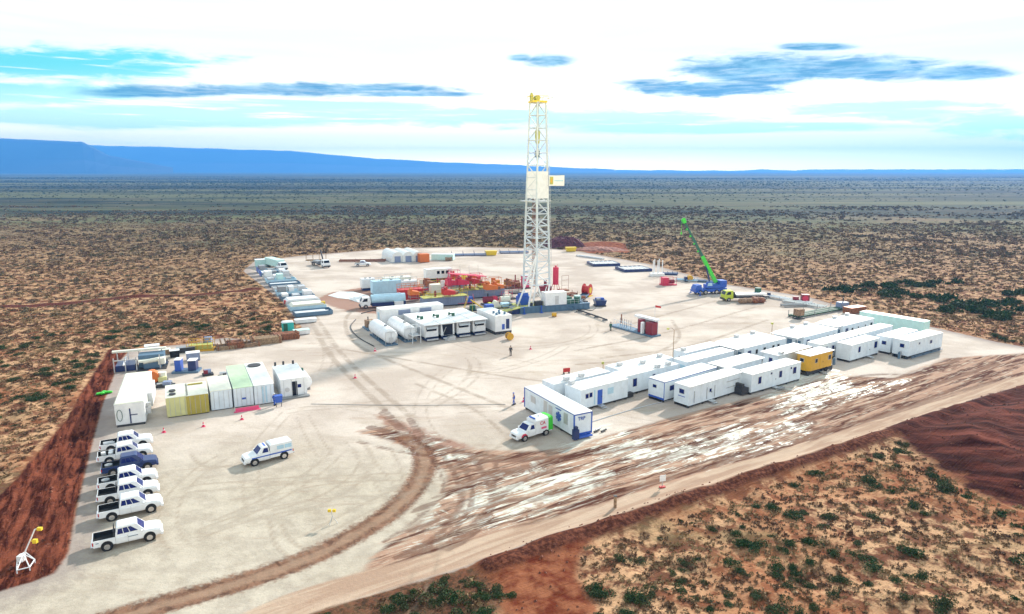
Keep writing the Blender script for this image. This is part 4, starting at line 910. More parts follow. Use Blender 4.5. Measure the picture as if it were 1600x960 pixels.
# travelling block, lines, top drive
q = MB(); zt = zat(212, rc.y); q.loft([[(-.35, -.3, zt - 1.8), (.35, -.3, zt - 1.8), (.35, .3, zt - 1.8), (-.35, .3, zt - 1.8)], [(-.5, -.35, zt), (.5, -.35, zt), (.5, .35, zt), (-.5, .35, zt)], [(-.4, -.3, zt + 1.3), (.4, -.3, zt + 1.3), (.4, .3, zt + 1.3), (-.4, .3, zt + 1.3)]]); q.build('travelling_block', 'yellowgreen', rig)
q = MB(); q.cyl((0, 0, zt - 1.9), (0, 0, zt - 5.5), .28, 8); q.box(-.5, .5, -.4, .4, zt - 4.8, zt - 3.4); q.build('top_drive', 'steelblue', rig)
for x, y in ((-.3, .1), (.3, .1), (-.1, -.2), (.15, -.2)): q = MB(); q.bar((x, y, zt + 1.2), (x * .9, y, ZC), .04); q.build('drill_line', 'grey', rig)
q = MB(); q.bar((0, 0, 5), (0, 0, zt - 5.5), .09); q.build('drill_string', 'grey', rig)
for x in (-.6, -.35, -.1, .15): q = MB(); q.bar((x, 1.3, 5), (x, 1.2, 30), .07); q.build('racked_pipe', 'rust', rig)
q = MB(); q.bar(mc(5, 3) * 1.0, mc(ZC - 1, 3) + Vector((.2, -.3, 0)), .05)
for i in range(int(ZC - 6)): z = 5.5 + i; c0 = mc(z, 3); q.bar(c0 + Vector((.1, -.45, 0)), c0 + Vector((.5, -.25, 0)), .03)
q.bar(mc(5, 3) + Vector((.1, -.45, 0)), mc(ZC - .5, 3) + Vector((.1, -.45, 0)), .04); q.bar(mc(5, 3) + Vector((.5, -.25, 0)), mc(ZC - .5, 3) + Vector((.5, -.25, 0)), .04); q.build('ladder', 'lgrey', rig)
# banner hung on outriggers to the right of the mast
z0b, z1b = zat(290.5, rc.y), zat(274.5, rc.y); q = MB(); q.box(2.35, 6.1, -1.35, -1.27, z0b, z1b); bn_ = q.build('banner', 'white', rig)
q = MB(); q.box(2.5, 3.35, -1.39, -1.355, z0b + .3, z1b - .25); q.build('banner_emblem', 'yellowgreen', bn_)
q = MB(); q.box(2.75, 3.1, -1.42, -1.395, z0b + .7, z1b - .6); q.build('emblem_core', 'ochre', bn_)
q = MB(); zc = (z0b + z1b) / 2; q.box(3.6, 5.8, -1.39, -1.355, zc - .16, zc + .12); q.build('banner_stripe', 'lblue', bn_)
q = MB(); q.bar((1.4, -1.2, z1b - .1), (6.1, -1.25, z1b + .02), .05); q.bar((1.4, -1.2, z0b + .1), (6.1, -1.25, z0b - .05), .05); q.build('outrigger', 'lgrey', rig)
# substructure
q = MB()
q.box(-5.6, 11.8, -4.2, -3.3, .0, 1.35); q.box(-5.6, 11.8, 2.4, 3.3, .0, 1.2)
for x in np.linspace(-5.4, 11.4, 9): q.box(x, x + .3, -3.3, 2.4, .1, 1.1)
for x in np.linspace(-5.4, 11.4, 15): q.box(x, x + .12, -4.28, -4.2, .05, 1.3)
q.box(-5.7, 11.9, -4.3, -3.25, 1.35, 1.45); q.build('substructure', 'steelblue', rig)
q = MB(); q.box(-5.5, 3.5, -3.2, 2.3, 1.15, 1.3); q.build('deck', 'yellowgreen', rig)
for x in (-4.8, -.6): q = MB(); q.cyl((x, -4.6, 0), (x, -4.6, 1.7), .15, 8); q.cyl((x, -4.6, 0), (x, -4.6, .12), .45, 10); q.build('jack', 'blue', rig)
q = MB(); q.box(.6, 5.9, -4.1, -1.6, 1.5, 4.3); dh = q.build('doghouse', 'white', rig)
q = MB(); q.box(.55, 5.95, -4.15, -1.55, 4.3, 4.42); q.build('roof', 'roof', dh)
q = MB(); q.quad((3, -4.1, 1.6), (3.9, -4.1, 1.6), (3.9, -4.1, 3.6), (3, -4.1, 3.6), .02, .01); q.build('door', 'lgrey', dh)
q = MB(); q.box(-4.6, -1.9, -.8, 1.4, 1.3, 3.2); q.cyl((-4.4, .3, 3.3), (-2.1, .3, 3.3), .7, 14); q.build('drawworks', 'blue', rig)
q = MB(); q.box(-1.4, .3, -3.1, -1.9, 1.3, 2.4); q.box(-3.2, -2.2, -3.2, -2.6, 1.3, 2.2); q.build('engine', 'dark', rig)
q = MB(); q.box(6.1, 8.2, -3.6, -2.2, 1.45, 2.3); q.box(8.5, 9.4, -3.8, -2.6, 1.45, 2.9); q.box(6.4, 8.8, -.8, 1.4, 1.1, 2.4); q.build('pump', 'dgreen', rig)
q = MB()
for a, b_ in (((5.9, -4.2, 1.45), (11.8, -4.2, 1.45)),):
    for z in (.55, 1.05): q.bar((a[0], a[1], a[2] + z), (b_[0], b_[1], b_[2] + z), .03)
    for x in np.linspace(a[0], b_[0], 7): q.bar((x, a[1], a[2]), (x, a[1], a[2] + 1.05), .03)
q.build('guard_rail', 'lgrey', rig)
# sloping walkway ramp on the left
q = MB(); q.prism([(-12.5, .3), (-12.3, .45), (-5.7, 1.55), (-5.7, 1.4)], -4.6, -2.6); q.bar((-12, -4.6, 1.4), (-5.7, -4.6, 2.5), .04); q.bar((-12, -2.6, 1.4), (-5.7, -2.6, 2.5), .04)
for k in range(6): x = -12 + k * 1.25; q.bar((x, -4.6, .4 + k * .2), (x, -4.6, 1.4 + k * .22), .035)
q.build('ramp', 'yellowgreen', rig)
q = MB(); q.box(-7.5, -5.8, -4, -1, .0, 1.3); q.build('lower_box', 'navy', rig)
# catwalk and pipe ramp to the right
p0, p1 = P(893, 486), P(922, 461)
cw = thing('catwalk', 'blue grey steel catwalk running back from the rig towards the red reel', 'catwalk', (p0.x, p0.y, 0), head(p0, p1)); Lc = (p1 - p0).length
q = MB(); q.box(0, Lc, -.3, 1.4, .5, .75); q.box(0, Lc, -.35, -.3, .75, .95); q.box(0, Lc, 1.4, 1.45, .75, .95); q.build('deck', 'steelblue', cw)
for x in np.linspace(.3, Lc - .3, 6): q = MB(); q.box(x - .1, x + .1, -.2, 1.3, 0, .5); q.build('trestle', 'steelblue', cw)
p0 = P(917, 463); rl = thing('hose_reel', 'large red hose reel with a yellow end disc, right of the rig', 'reel', p0, R(60))
q = MB(); q.cyl((0, -.8, 1.7), (0, .8, 1.7), 1.0, 18); q.build('drum', 'red', rl)
for y in (-.85, .85): q = MB(); q.cyl((0, y - .05, 1.7), (0, y + .05, 1.7), 1.55, 20); q.build('flange', 'red', rl)
q = MB(); q.cyl((0, -1.0, 1.6), (0, -.92, 1.6), .8, 16); q.build('end_disc', 'yellow', rl); q = MB(); q.box(-1.2, 1.2, -1.1, 1.1, 0, .25); q.build('base', 'yellow', rl)
# red vertical tank behind the rig
p0 = P(868, 455); rt = thing('red_silo', 'slim red vertical tank on a steel stand behind the rig', 'tank', p0, R(20))
z1 = zat(418, p0.y); q = MB(); q.cyl((0, 0, 1.8), (0, 0, z1), .78, 20); q.build('shell', 'crimson', rt)
for a in range(4): q = MB(); x, y = .9 * math.cos(a * 1.57 + .78), .9 * math.sin(a * 1.57 + .78); q.bar((x * 1.5, y * 1.5, 0), (x * .8, y * .8, 2.2), .07); q.build('leg', 'red', rt)
q = MB(); q.cyl((0, 0, z1), (0, 0, z1 + .5), .25, 8); q.bar((-.5, 0, z1), (-.5, 0, z1 + .9), .03); q.bar((.5, 0, z1), (.5, 0, z1 + .9), .03); q.build('top_rail', 'crimson', rt)
q = MB(); q.box(1.2, 3.6, -1, 1.2, 0, .3); [q.bar((x, -.9, .3), (x, -.9, 4.2), .04) for x in (1.4, 3.4)]; [q.bar((1.4, -.9, z), (3.4, -.9, z), .04) for z in (1.6, 3, 4.2)]; q.build('stand', 'rust', rt)
q = MB(); q.box(-4.6, -1.6, -1, 1, .2, 1.6); q.cyl((-3, 0, 1.6), (-3, 0, 3.2), .4, 10); q.build('pump_base', 'maroon', rt)

def rack(label, px, py, L, W, h_, rz, m='grey', load=None, n=5, name='pipe_rack', cat='pipe rack', grp=None, r=.12):
    p = P(px, py); t = thing(name, label, cat, p, rz, grp)
    q = MB(); q.box(0, L, 0, .12, 0, .25); q.box(0, L, W - .12, W, 0, .25)
    for x in np.linspace(0, L - .12, 4): q.box(x, x + .12, 0, W, .25, .35); q.box(x, x + .1, 0, .1, .35, h_); q.box(x, x + .1, W - .1, W, .35, h_)
    q.build('frame', m, t)
    if load:
        for k in range(n): q = MB(); y = .3 + (W - .6) * k / max(1, n - 1); q.cyl((-.2, y, .5 + .05 * (k % 2)), (L + .2, y, .5 + .05 * (k % 2)), r, 7); q.build('pipe', load, t)
    return t
def skid_unit(label, px, py, L, W, rz, parts, base='grey', name='equipment_skid', cat='equipment', grp=None):
    """parts: (kind, name, material, args)"""
    t = thing(name, label, cat, P(px, py), rz, grp)
    q = MB(); q.box(0, L, 0, .25, 0, .3); q.box(0, L, W - .25, W, 0, .3); q.box(0, L, .25, W - .25, .2, .28); q.box(0, .25, .25, W - .25, 0, .2); q.box(L - .25, L, .25, W - .25, 0, .2); q.build('base', base, t)
    for kd, nm, m, a in parts:
        q = MB()
        if kd == 'b': q.box(*a)
        elif kd == 'c': q.cyl(*a)
        elif kd == 's': q.sphere(*a)
        elif kd == 'l':
            for x_ in a: q.bar(*x_)
        elif kd == 'w': q.loft(a)
        q.build(nm, m, t)
    return t
rack('short rack of brown pipes between the rig and the red reel', 872, 466, 6.5, 2.2, 1.2, R(35), 'rust', 'rust', 6)
skid_unit('small dark blue skip standing on the bare pad right of the rig', 931, 480, 2.6, 2.2, R(10), [('w', 'tub', 'navy', [[(.2, .1, .3), (2.4, .1, .3), (2.4, 2.1, .3), (.2, 2.1, .3)], [(-.1, -.1, 1.5), (2.7, -.1, 1.5), (2.7, 2.3, 1.5), (-.1, 2.3, 1.5)]]), ('b', 'lid', 'blue', (.4, 2.4, 1.2, 2.2, 1.5, 1.9)), ('b', 'motor', 'grey', (.3, 1.2, .3, 1, 1.5, 2.0))], 'dark', 'skip', 'skip')
br = P(866, 495); o = thing('drum', 'brass coloured drum lying in front of the rig skid', 'drum', br, 0); q = MB(); q.cyl((-.5, 0, .45), (.5, 0, .45), .45, 12); q.build('body', 'ochre', o); q = MB(); q.cyl((-.56, 0, .45), (-.5, 0, .45), .3, 10); q.build('cap', 'yellow', o)
# choke line and manifold to the right
pa, pb = P(902, 487), P(948, 503)
o = thing('pipeline', 'long thin dark pipe on supports from the rig to the manifold skid', 'pipe', (pa.x, pa.y, 0), head(pa, pb)); L_ = (pb - pa).length
q = MB(); q.cyl((0, 0, .45), (L_, 0, .45), .16, 8); q.cyl((0, .5, .35), (L_ * .8, .5, .35), .1, 8); q.build('pipe', 'dark', o)
for k in range(4): q = MB(); x = 1 + k * (L_ - 2) / 3; q.box(x - .2, x + .2, -.4, .8, 0, .3); q.build('support', 'grey', o)
pa, pb = P(952, 510), P(1018, 528); hh = head(pa, pb); LL = (pb - pa).length
skid_unit('long manifold skid with white pipes and a maroon tank at its right end', 952, 510, LL, 2.6, hh,
    [('l', 'pipework', 'white', [((x, .5, .3), (x, .5, 1.6)) for x in np.linspace(.8, LL - 6, 7)] + [((.8, .5, 1.6), (LL - 6, .5, 1.6)), ((.8, 1.8, 1.0), (LL - 5, 1.8, 1.0))]),
     ('l', 'valve_row', 'steelblue', [((x, 1.2, .3), (x, 1.2, 2.0)) for x in np.linspace(2, LL - 7, 6)]),
     ('c', 'goose_neck', 'rust', ((2.2, 1.3, 1.0), (2.2, 1.3, 2.8), .12, 8)),
     ('b', 'hood', 'white', (LL - 6.4, LL - .6, 1.5, 2.7, 2.9, 3.3)), ('b', 'back_panel', 'white', (LL - 6.2, LL - .8, 2.3, 2.55, .3, 2.88)),
     ('c', 'tank', 'maroon', ((LL - 3.9, 1.1, .35), (LL - 3.9, 1.1, 2.85), .75, 14)), ('b', 'tank_cover', 'maroon', (LL - 2.2, LL - .4, .5, 2.0, .3, 2.7)), ('b', 'bracket', 'white', (LL - 2.9, LL - 2.5, -.15, .5, .3, 2.6))], 'steelblue', 'manifold_skid', 'manifold')

# ------------------------------------------------------------------ mud tanks and pumps (left of the rig)
HM = R(24)
def mudtank(label, px, py, L, W=3.0, H=2.3, m='greyblue'):
    t = thing('mud_tank', label, 'mud tank', P(px, py), HM, 'grey blue mud tanks left of the rig')
    q = MB(); q.box(0, L, 0, W, .3, H); n = int(L / .55)
    for k in range(n): x = .1 + k * L / n; q.box(x, x + .14, -.12, 0, .35, H - .05); q.box(x, x + .14, W, W + .12, .35, H - .05)
    q.build('wall', m, t)
    q = MB(); q.box(-.1, L + .1, -.3, W + .3, H, H + .08); q.build('grating', 'yellowgreen', t)
    q = MB(); q.box(-.2, L + .2, .3, W - .3, 0, .3); q.build('skid', 'dark', t)
    q = MB()
    for y in (-.28, W + .28):
        for z in (.55, 1.05): q.bar((0, y, H + z), (L, y, H + z), .035)
        for x in np.linspace(0, L, int(L / 1.5)): q.bar((x, y, H), (x, y, H + 1.05), .035)
    q.build('hand_rail', 'yellow', t)
    for x in (L * .3, L * .62): q = MB(); q.cyl((x, 1.2, H + .08), (x, 1.2, H + 1.1), .28, 10); q.cyl((x, 1.2, H + 1.1), (x, 1.2, H + 1.5), .18, 10); q.build('agitator_motor', 'maroon', t)
    return t
mudtank('grey blue mud tank nearest the white generator units', 662, 482, 11); mudtank('grey blue mud tank next to the rig legs, beneath orange equipment', 752, 466, 6.5, 3, 2.6)
mudtank('grey blue mud tank with red equipment above it, middle of the tank line', 706, 470, 8.5); mudtank('grey blue mud tank farthest back under the white cabin', 668, 459, 10.5)
def shaker(label, px, py, z, m, rz=HM, s=1., base=None):
    s *= 1.25; z += .3
    p = P(px, py, z); t = thing('shale_shaker', label, 'shaker', (p.x, p.y, z), rz, 'shaker and pump units on the mud tanks')
    q = MB(); q.loft([[(0, 0, 0), (2.4 * s, 0, 0), (2.4 * s, 1.8 * s, 0), (0, 1.8 * s, 0)], [(0, 0, 1.2 * s), (2.4 * s, 0, .7 * s), (2.4 * s, 1.8 * s, .7 * s), (0, 1.8 * s, 1.2 * s)]]); q.build('basket', m, t)
    q = MB(); q.cyl((.6 * s, .2, 1.35 * s), (.6 * s, 1.6 * s, 1.35 * s), .28 * s, 10); q.build('motor', m, t)
    q = MB(); q.box(2.4 * s, 3.0 * s, .1, 1.7 * s, 0, .5 * s); q.build('chute', 'rust', t)
    q = MB(); [q.bar((x, y, 0), (x, y, -1.0), .06) for x in (.2, 2.2) for y in (.2, 1.6)]; [q.bar((.2, y, -.6), (2.2, y, -.6), .05) for y in (.2, 1.6)]; q.bar((.2, .2, -.6), (.2, 1.6, -.6), .05); q.build('stand', 'grey', t); return t
shaker('bright red shaker at the left end of the red equipment', 700, 447, 3.4, 'crimson'); shaker('bright red shaker in the middle of the red equipment', 716, 446, 3.5, 'crimson'); shaker('bright red shaker at the right end, tapering to the rig', 732, 444, 3.4, 'red')
shaker('orange unit left of the rig, above a grey blue tank', 760, 454, 3.2, 'orange', s=1.0); shaker('orange unit closest to the mast legs', 772, 452, 3.2, 'orange', s=.9); shaker('small rusty red pump unit beside the mast', 792, 446, 2.4, 'rust', s=.8)
shaker('orange pump between the red hopper and the cream box', 640, 462, 2.4, 'orange', s=.8); shaker('dark red unit left of the white cabin with three windows', 664, 446, 3.0, 'rust', s=.8)
shaker('low red unit under the white cabin with three windows', 694, 462, 2.7, 'red', s=.95)
def redroof(label, px, py):
    p = P(px, py, 5.2); t = thing('red_awning', label, 'awning', (p.x, p.y, 0), HM)
    q = MB(); q.prism([(0, 6.6), (0, 6.75), (9.5, 5.55), (9.5, 5.4)], 0, 2.8); q.build('sheet', 'crimson', t)
    q = MB(); [q.bar((x, y, 2.4), (x, y, 6.6 - x * .126), .07) for x in (.2, 3.2, 6.2, 9.3) for y in (.1, 2.7)]; [q.bar((.2, y, 4), (9.3, y, 4), .06) for y in (.1, 2.7)]; [q.bar((x, .1, 4), (x, 2.7, 4), .06) for x in (.2, 3.2, 6.2, 9.3)]; q.build('post', 'crimson', t); [MB().bar((x, .1, 6.5 - x * .126), (x, .1, 8.6), .05).build('thin_mast', 'lgrey', t) for x in (.3, 2.4, 4.8, 7.2)]
redroof('sloping bright red sheet roof over the red shakers, topped by thin masts', 705, 438)
cb = trailer('white cabin with three dark windows raised behind the red equipment', tuple(P(667, 452)), HM, 7.2, 2.6, 2.6, 2.8, wall='white', windows=[('f', 3.0, 1.2, .75, .8), ('f', 4.3, 1.2, .75, .8), ('f', 5.6, 1.2, .75, .8)], group=None, name='control_cabin', cat='cabin', glass='glass')
skid_unit('cream box unit on a small yellow deck in front of the red equipment', 673, 470, 3.4, 2.4, HM, [('b', 'box', 'cream', (.3, 2.9, .2, 2.2, 1.6, 3.9)), ('b', 'deck', 'yellowgreen', (-.4, 3.8, -.4, 2.8, 1.4, 1.58)), ('l', 'leg', 'yellowgreen', [((x, y, .3), (x, y, 1.4)) for x in (.3, 3) for y in (.3, 2.1)])], 'dark')
skid_unit('golden yellow dome topped tank amid the red shakers', 722, 455, 2.2, 2.2, HM, [('c', 'pedestal', 'rust', ((1.1, 1.1, .3), (1.1, 1.1, 2.6), .8, 12)), ('s', 'dome', 'yellow', ((1.1, 1.1, 3.3), 1.1, 12, 8))], 'dark')
skid_unit('tan mud pump with a yellow guard, below the yellow domed tank', 727, 466, 4.6, 2.6, HM, [('b', 'pump_body', 'ochre', (.3, 2.8, .3, 2.2, .3, 2.6)), ('c', 'motor', 'maroon', ((3.0, 1.3, 1.1), (4.4, 1.3, 1.1), .7, 12)), ('b', 'guard', 'yellowgreen', (.6, 2.2, .1, .29, .5, 2.0))], 'dark')
skid_unit('maroon pump unit at the foot of the tank nearest the rig', 756, 478, 4.2, 2.2, HM, [('c', 'barrel', 'maroon', ((.4, 1.1, 1.2), (2.6, 1.1, 1.2), .8, 12)), ('b', 'gearbox', 'crimson', (2.7, 3.8, .4, 1.8, .3, 1.9)), ('c', 'outlet', 'dark', ((1.5, 1.1, 1.9), (1.5, 1.1, 2.7), .2, 8))], 'dark')
skid_unit('violet blue pump cluster between the mud tanks and the generator roof', 712, 478, 5.2, 2.4, HM, [('c', 'barrel', 'greyblue', ((.5, 1.2, 1.3), (2.4, 1.2, 1.3), .9, 12)), ('b', 'block', 'blue', (2.8, 4.6, .4, 2.0, .3, 1.7)), ('l', 'pipework', 'crimson', [((.5, -.2, .5), (4.8, -.2, .5)), ((2.6, -.2, .5), (2.6, -.2, 2.2)), ((4.8, -.2, .5), (4.8, 1, 2.4))])], 'dark')
# red hopper
hp = thing('red_hopper', 'large bright red hopper tank at the left end of the mud system', 'hopper', P(627, 474), HM)
q = MB(); q.loft([[(.8, .4, .6), (4.8, .4, .6), (4.8, 2.6, .6), (.8, 2.6, .6)], [(-.3, 0, 2.3), (5.6, 0, 2.3), (5.6, 3, 2.3), (-.3, 3, 2.3)], [(-.3, 0, 3.2), (5.6, 0, 3.2), (5.6, 3, 3.2), (-.3, 3, 3.2)]]); q.build('body', 'red', hp)
q = MB(); [q.bar((x, y, 3.2), (x, y, 4.3), .05) for x in np.linspace(-.2, 5.5, 6) for y in (0.05, 2.95)]; [q.bar((-.2, y, z), (5.5, y, z), .05) for y in (.05, 2.95) for z in (3.75, 4.3)]; q.build('hand_rail', 'orange', hp)
q = MB(); [q.box(x, x + .25, y, y + .25, 0, 2.3) for x in (.1, 5) for y in (.1, 2.6)]; q.build('leg', 'navy', hp)
# blue and white tankers
pA = P(607, 476); truck('white tanker truck with a dark blue underframe, in front of the pale blue tank', (P(578, 481).x, P(578, 481).y, 0), R(200), 'white', 'tank', 'lblue', 8.4, 'tanker_truck')
def frac(label, px, py, L, W, H, m, rz=HM, rail=True):
    t = thing('storage_tank', label, 'tank', P(px, py), rz, 'tanks behind the tanker truck')
    q = MB(); q.box(0, L, 0, W, .7, H); [q.box(x, x + .12, -.08, 0, .75, H - .05) for x in np.linspace(.4, L - .5, 8)]; q.build('body', m, t)
    q = MB(); q.box(.2, L - .2, .2, W - .2, 0, .7); q.build('underframe', 'navy', t)
    if rail: q = MB(); [q.bar((x, 0.05, H), (x, .05, H + 1), .04) for x in np.linspace(.1, L - .1, 6)]; q.bar((0, .05, H + 1), (L, .05, H + 1), .04); q.build('hand_rail', 'lgrey', t)
    for x in (L * .35, L * .7): q = MB(); q.cyl((x, W / 2, H), (x, W / 2, H + .2), .35, 12); q.build('hatch', 'grey', t)
frac('pale blue storage tank standing behind the tanker truck', 583, 464, 7.5, 2.8, 3.9, 'lblue'); frac('cream topped pale tank, right neighbour of the pale blue tank', 601, 456, 7.5, 2.8, 3.6, 'cream'); frac('small white tank left of the pale blue tank, with a dark side', 566, 455, 3.6, 2.5, 3.2, 'white', rail=False)
frac('pale yellow white tank between the blue tanks and the red hopper', 621, 459, 5.5, 2.6, 3.2, 'white')
# white liner spread on the ground
g0 = poly((512, 462), (530, 456), (552, 456), (575, 462), (580, 474), (560, 473), (545, 468), (527, 466)); vs = [(x, y, .02) for x, y in g0]
cen = g0.mean(0); q = MB(); n = len(g0); rg = random.Random(5); V_ = []
for r_ in (1, .72, .45, .2):
    for x, y in g0: V_.append((cen[0] + (x - cen[0]) * r_, cen[1] + (y - cen[1]) * r_, .03 + (0 if r_ == 1 else rg.uniform(.03, .35))))
F_ = [(a * n + k, a * n + (k + 1) % n, (a + 1) * n + (k + 1) % n, (a + 1) * n + k) for a in range(3) for k in range(n)] + [tuple(3 * n + k for k in range(n))]
q.add(V_, F_); o = q.build('plastic_liner', 'liner'); tag(o, 'crumpled white plastic liner spread on reddish ground left of the tanker', 'liner')

# ------------------------------------------------------------------ generator units
hg = R(28); gA = P(664, 534)
def loc2(base, h, x, y): return (base.x + x * math.cos(h) - y * math.sin(h), base.y + x * math.sin(h) + y * math.cos(h), 0)
glabs = ['white generator unit with an open awning, leftmost of the four under the wide roof', 'white generator unit with an open stair doorway, second of the four',
         'white generator unit with an open awning, third of the four, right of the stair doorway', 'white generator unit at the right end of the four, its awning open']
for k in range(4):
    x0 = k * 3.35; bp_ = loc2(gA, hg, x0, 0); t = thing('generator_unit', glabs[k], 'generator', bp_, hg, 'white generator units side by side')
    q = MB(); q.box(0, 2.75, .0, 11.5, .75, 3.1); q.build('wall', 'white', t); q = MB(); q.box(-.3, 3.05, -.5, 11.6, 3.1, 3.22); q.box(-.3, -.22, -.5, 11.6, 3.22, 3.3); q.build('roof', 'roof', t)
    q = MB(); q.box(.1, 2.65, -.5, 11.5, .15, .55); q.build('chassis', 'navy', t); q = MB(); q.box(.2, 2.5, -.7, -.52, .2, .5); q.build('bumper', 'lgrey', t)
    for x in (.25, 2.5):
        for y in (1.2, 8.5, 9.6): q = MB(); q.cyl((x - .14, y, .45), (x + .14, y, .45), .45, 12); q.build('wheel', 'black', t)
    if k == 1:
        q = MB(); q.quad((.5, 0, .8), (2.4, 0, .8), (2.4, 0, 2.9), (.2, 0, 2.9), .03, .02); q.build('opening', 'glass', t)
        q = MB(); q.prism([(.3, .0), (2.4, .0), (2.4, .75), (1.3, .75)], -1.5, -.55); q.build('stair', 'lgrey', t)
    else:
        q = MB(); q.quad((.4, 0, 1.9), (2.4, 0, 1.9), (2.5, 0, 2.8), (.25, 0, 2.8), .03, .02); q.build('opening', 'glass', t)
        q = MB(); q.quad((.2, -.75, 2.45), (2.55, -.75, 2.45), (2.55, 0, 3.0), (.2, 0, 3.0), .02, .03); q.build('awning', 'lgrey', t)
    q = MB(); q.bar((-.1, -.55, .7), (1.0 if k % 2 else .2, -.1, 2.4), .05); q.build('brace', 'lgrey', t)
    if k < 3:
        q = MB(); q.cyl((1.4, 5.2, 3.22), (1.4, 5.2, 3.8), .33, 12); q.cyl((1.1, 6.6, 3.5), (1.4, 5.2, 3.6), .14, 8); q.cyl((1.1, 6.6, 3.22), (1.1, 6.6, 3.7), .22, 8); q.build('exhaust', 'dgreen', t)
bk = loc2(gA, hg, -4.5, 12.6)
t = trailer('tall white control house with two grey blue shutters behind the generator roof', bk, hg, 13.5, 3.2, 3.3, 1.0, wall='white', roof='roof', group=None, name='control_house', cat='control house')
for x in (3.6, 8.2): q = MB(); q.quad((x, 0, 2.9), (x + 2.6, 0, 2.9), (x + 2.6, 0, 3.9), (x, 0, 3.9), .04, .03); q.build('shutter', 'greyblue', t)
q = MB(); q.quad((0, 2.4, 1.3), (0, 1.2, 1.3), (0, 1.2, 3.5), (0, 2.4, 3.5), .04, .03); q.build('end_door', 'lblue', t)
# right hand unit with a doorway, brown drum
ru = trailer('white wheeled unit with a blue doorway and roof vents, right of the four generators', loc2(gA, hg, 14.2, -1.6), R(28), 3.6, 8.5, 3.2, .6, wall='white', roof='roof', group=None, name='workshop_unit', cat='cabin')
q = MB(); slab(q, 'f', 2.35, 1.0, .75, 2.0, 3.6, 8.5, .04); q.build('doorway', 'navy', ru); q = MB(); slab(q, 'f', 1.45, .95, .6, 1.1, 3.6, 8.5, .05); q.build('blue_panel', 'blue', ru)
for x, y in ((.7, .9), (1.6, 1.4), (2.5, .9), (.9, 2.6), (2.3, 3)): q = MB(); q.cyl((x, y, 3.8), (x, y, 4.3), .25, 10); q.build('roof_vent', 'steelblue', ru)
dr = thing('cable_drum', 'rusty brown drum beside the doorway of the white wheeled unit', 'drum', P(796, 531), R(20)); q = MB(); q.cyl((0, -.5, .7), (0, .5, .7), .5, 14); q.build('core', 'brown', dr)
for y in (-.5, .5): q = MB(); q.cyl((0, y - .06, .7), (0, y + .06, .7), .7, 16); q.build('flange', 'ochre', dr)
# two horizontal fuel tanks and pump skid
for (px, py, lb) in ((604, 541, 'white horizontal fuel tank, left one of the pair beside the generators'), (634, 535, 'white horizontal fuel tank, right one of the pair, nearer the generators')):
    p = P(px, py); t = thing('fuel_tank', lb, 'tank', p, R(28), 'pair of white fuel tanks')
    q = MB(); q.cyl((.9, .3, 1.75), (.9, 9.6, 1.75), 1.4, 24); q.cyl((.9, .05, 1.75), (.9, .3, 1.75), 1.1, 24, 1.4); q.build('shell', 'white', t, smooth=False)
    q = MB(); q.box(-.3, 2.1, -.3, 9.8, 0, .22); [q.box(-.1, 1.9, y, y + .4, .22, .7) for y in (1, 4.5, 8)]; q.build('cradle', 'steelblue', t)
    q = MB(); [q.bar((x, -.2, .2), (x, -.2, 2.6), .05) for x in (-.2, .9, 2.0)]; q.bar((-.2, -.2, 2.6), (2, -.2, 2.6), .05); q.box(.5, 1.3, -.2, .04, .6, 1.5); q.build('end_frame', 'lgrey', t)
    q = MB(); q.cyl((.9, 3, 3.1), (.9, 3, 3.4), .3, 10); q.build('hatch', 'grey', t)
t = thing('stair_frame', 'white tubular stair frame between the fuel tanks and the generators', 'frame', P(645, 538), R(28))
q = MB(); [q.bar((x, y, 0), (x, y, 3.2), .07) for x in (0, 1.6) for y in (0, 2.2)]; [q.bar((0, y, z), (1.6, y, z), .06) for y in (0, 2.2) for z in (1.5, 3.2)]; [q.bar((x, 0, z), (x, 2.2, z), .06) for x in (0, 1.6) for z in (1.5, 3.2)]; q.build('posts', 'white', t)
q = MB(); q.box(.1, 1.5, .1, 2.1, 1.55, 1.62); q.build('platform', 'lgrey', t)
skid_unit('tan and grey pump skid at the back end of the white fuel tanks', 566, 512, 4.0, 2.6, R(-62), [('b', 'engine', 'brown', (.4, 1.9, .4, 2.0, .3, 1.7)), ('c', 'filter', 'cream', ((2.6, 1.2, .3), (2.6, 1.2, 1.8), .4, 10)), ('c', 'exhaust', 'dark', ((1.0, 1.0, 1.7), (1.0, 1.0, 2.4), .12, 8))], 'steelblue')
skid_unit('small dark pump skid between the tan pump and the left fuel tank', 578, 524, 4.2, 2.2, R(-62), [('l', 'rail', 'lgrey', [((x, .1, .3), (x, .1, 1.4)) for x in (.2, 1.4, 2.7, 4)] + [((.2, .1, 1.4), (4, .1, 1.4))]), ('b', 'motor', 'dark', (.8, 1.8, .8, 1.7, .3, 1.2)), ('c', 'valve', 'red', ((3, 1.2, .3), (3, 1.2, 1.3), .25, 8))], 'steelblue')
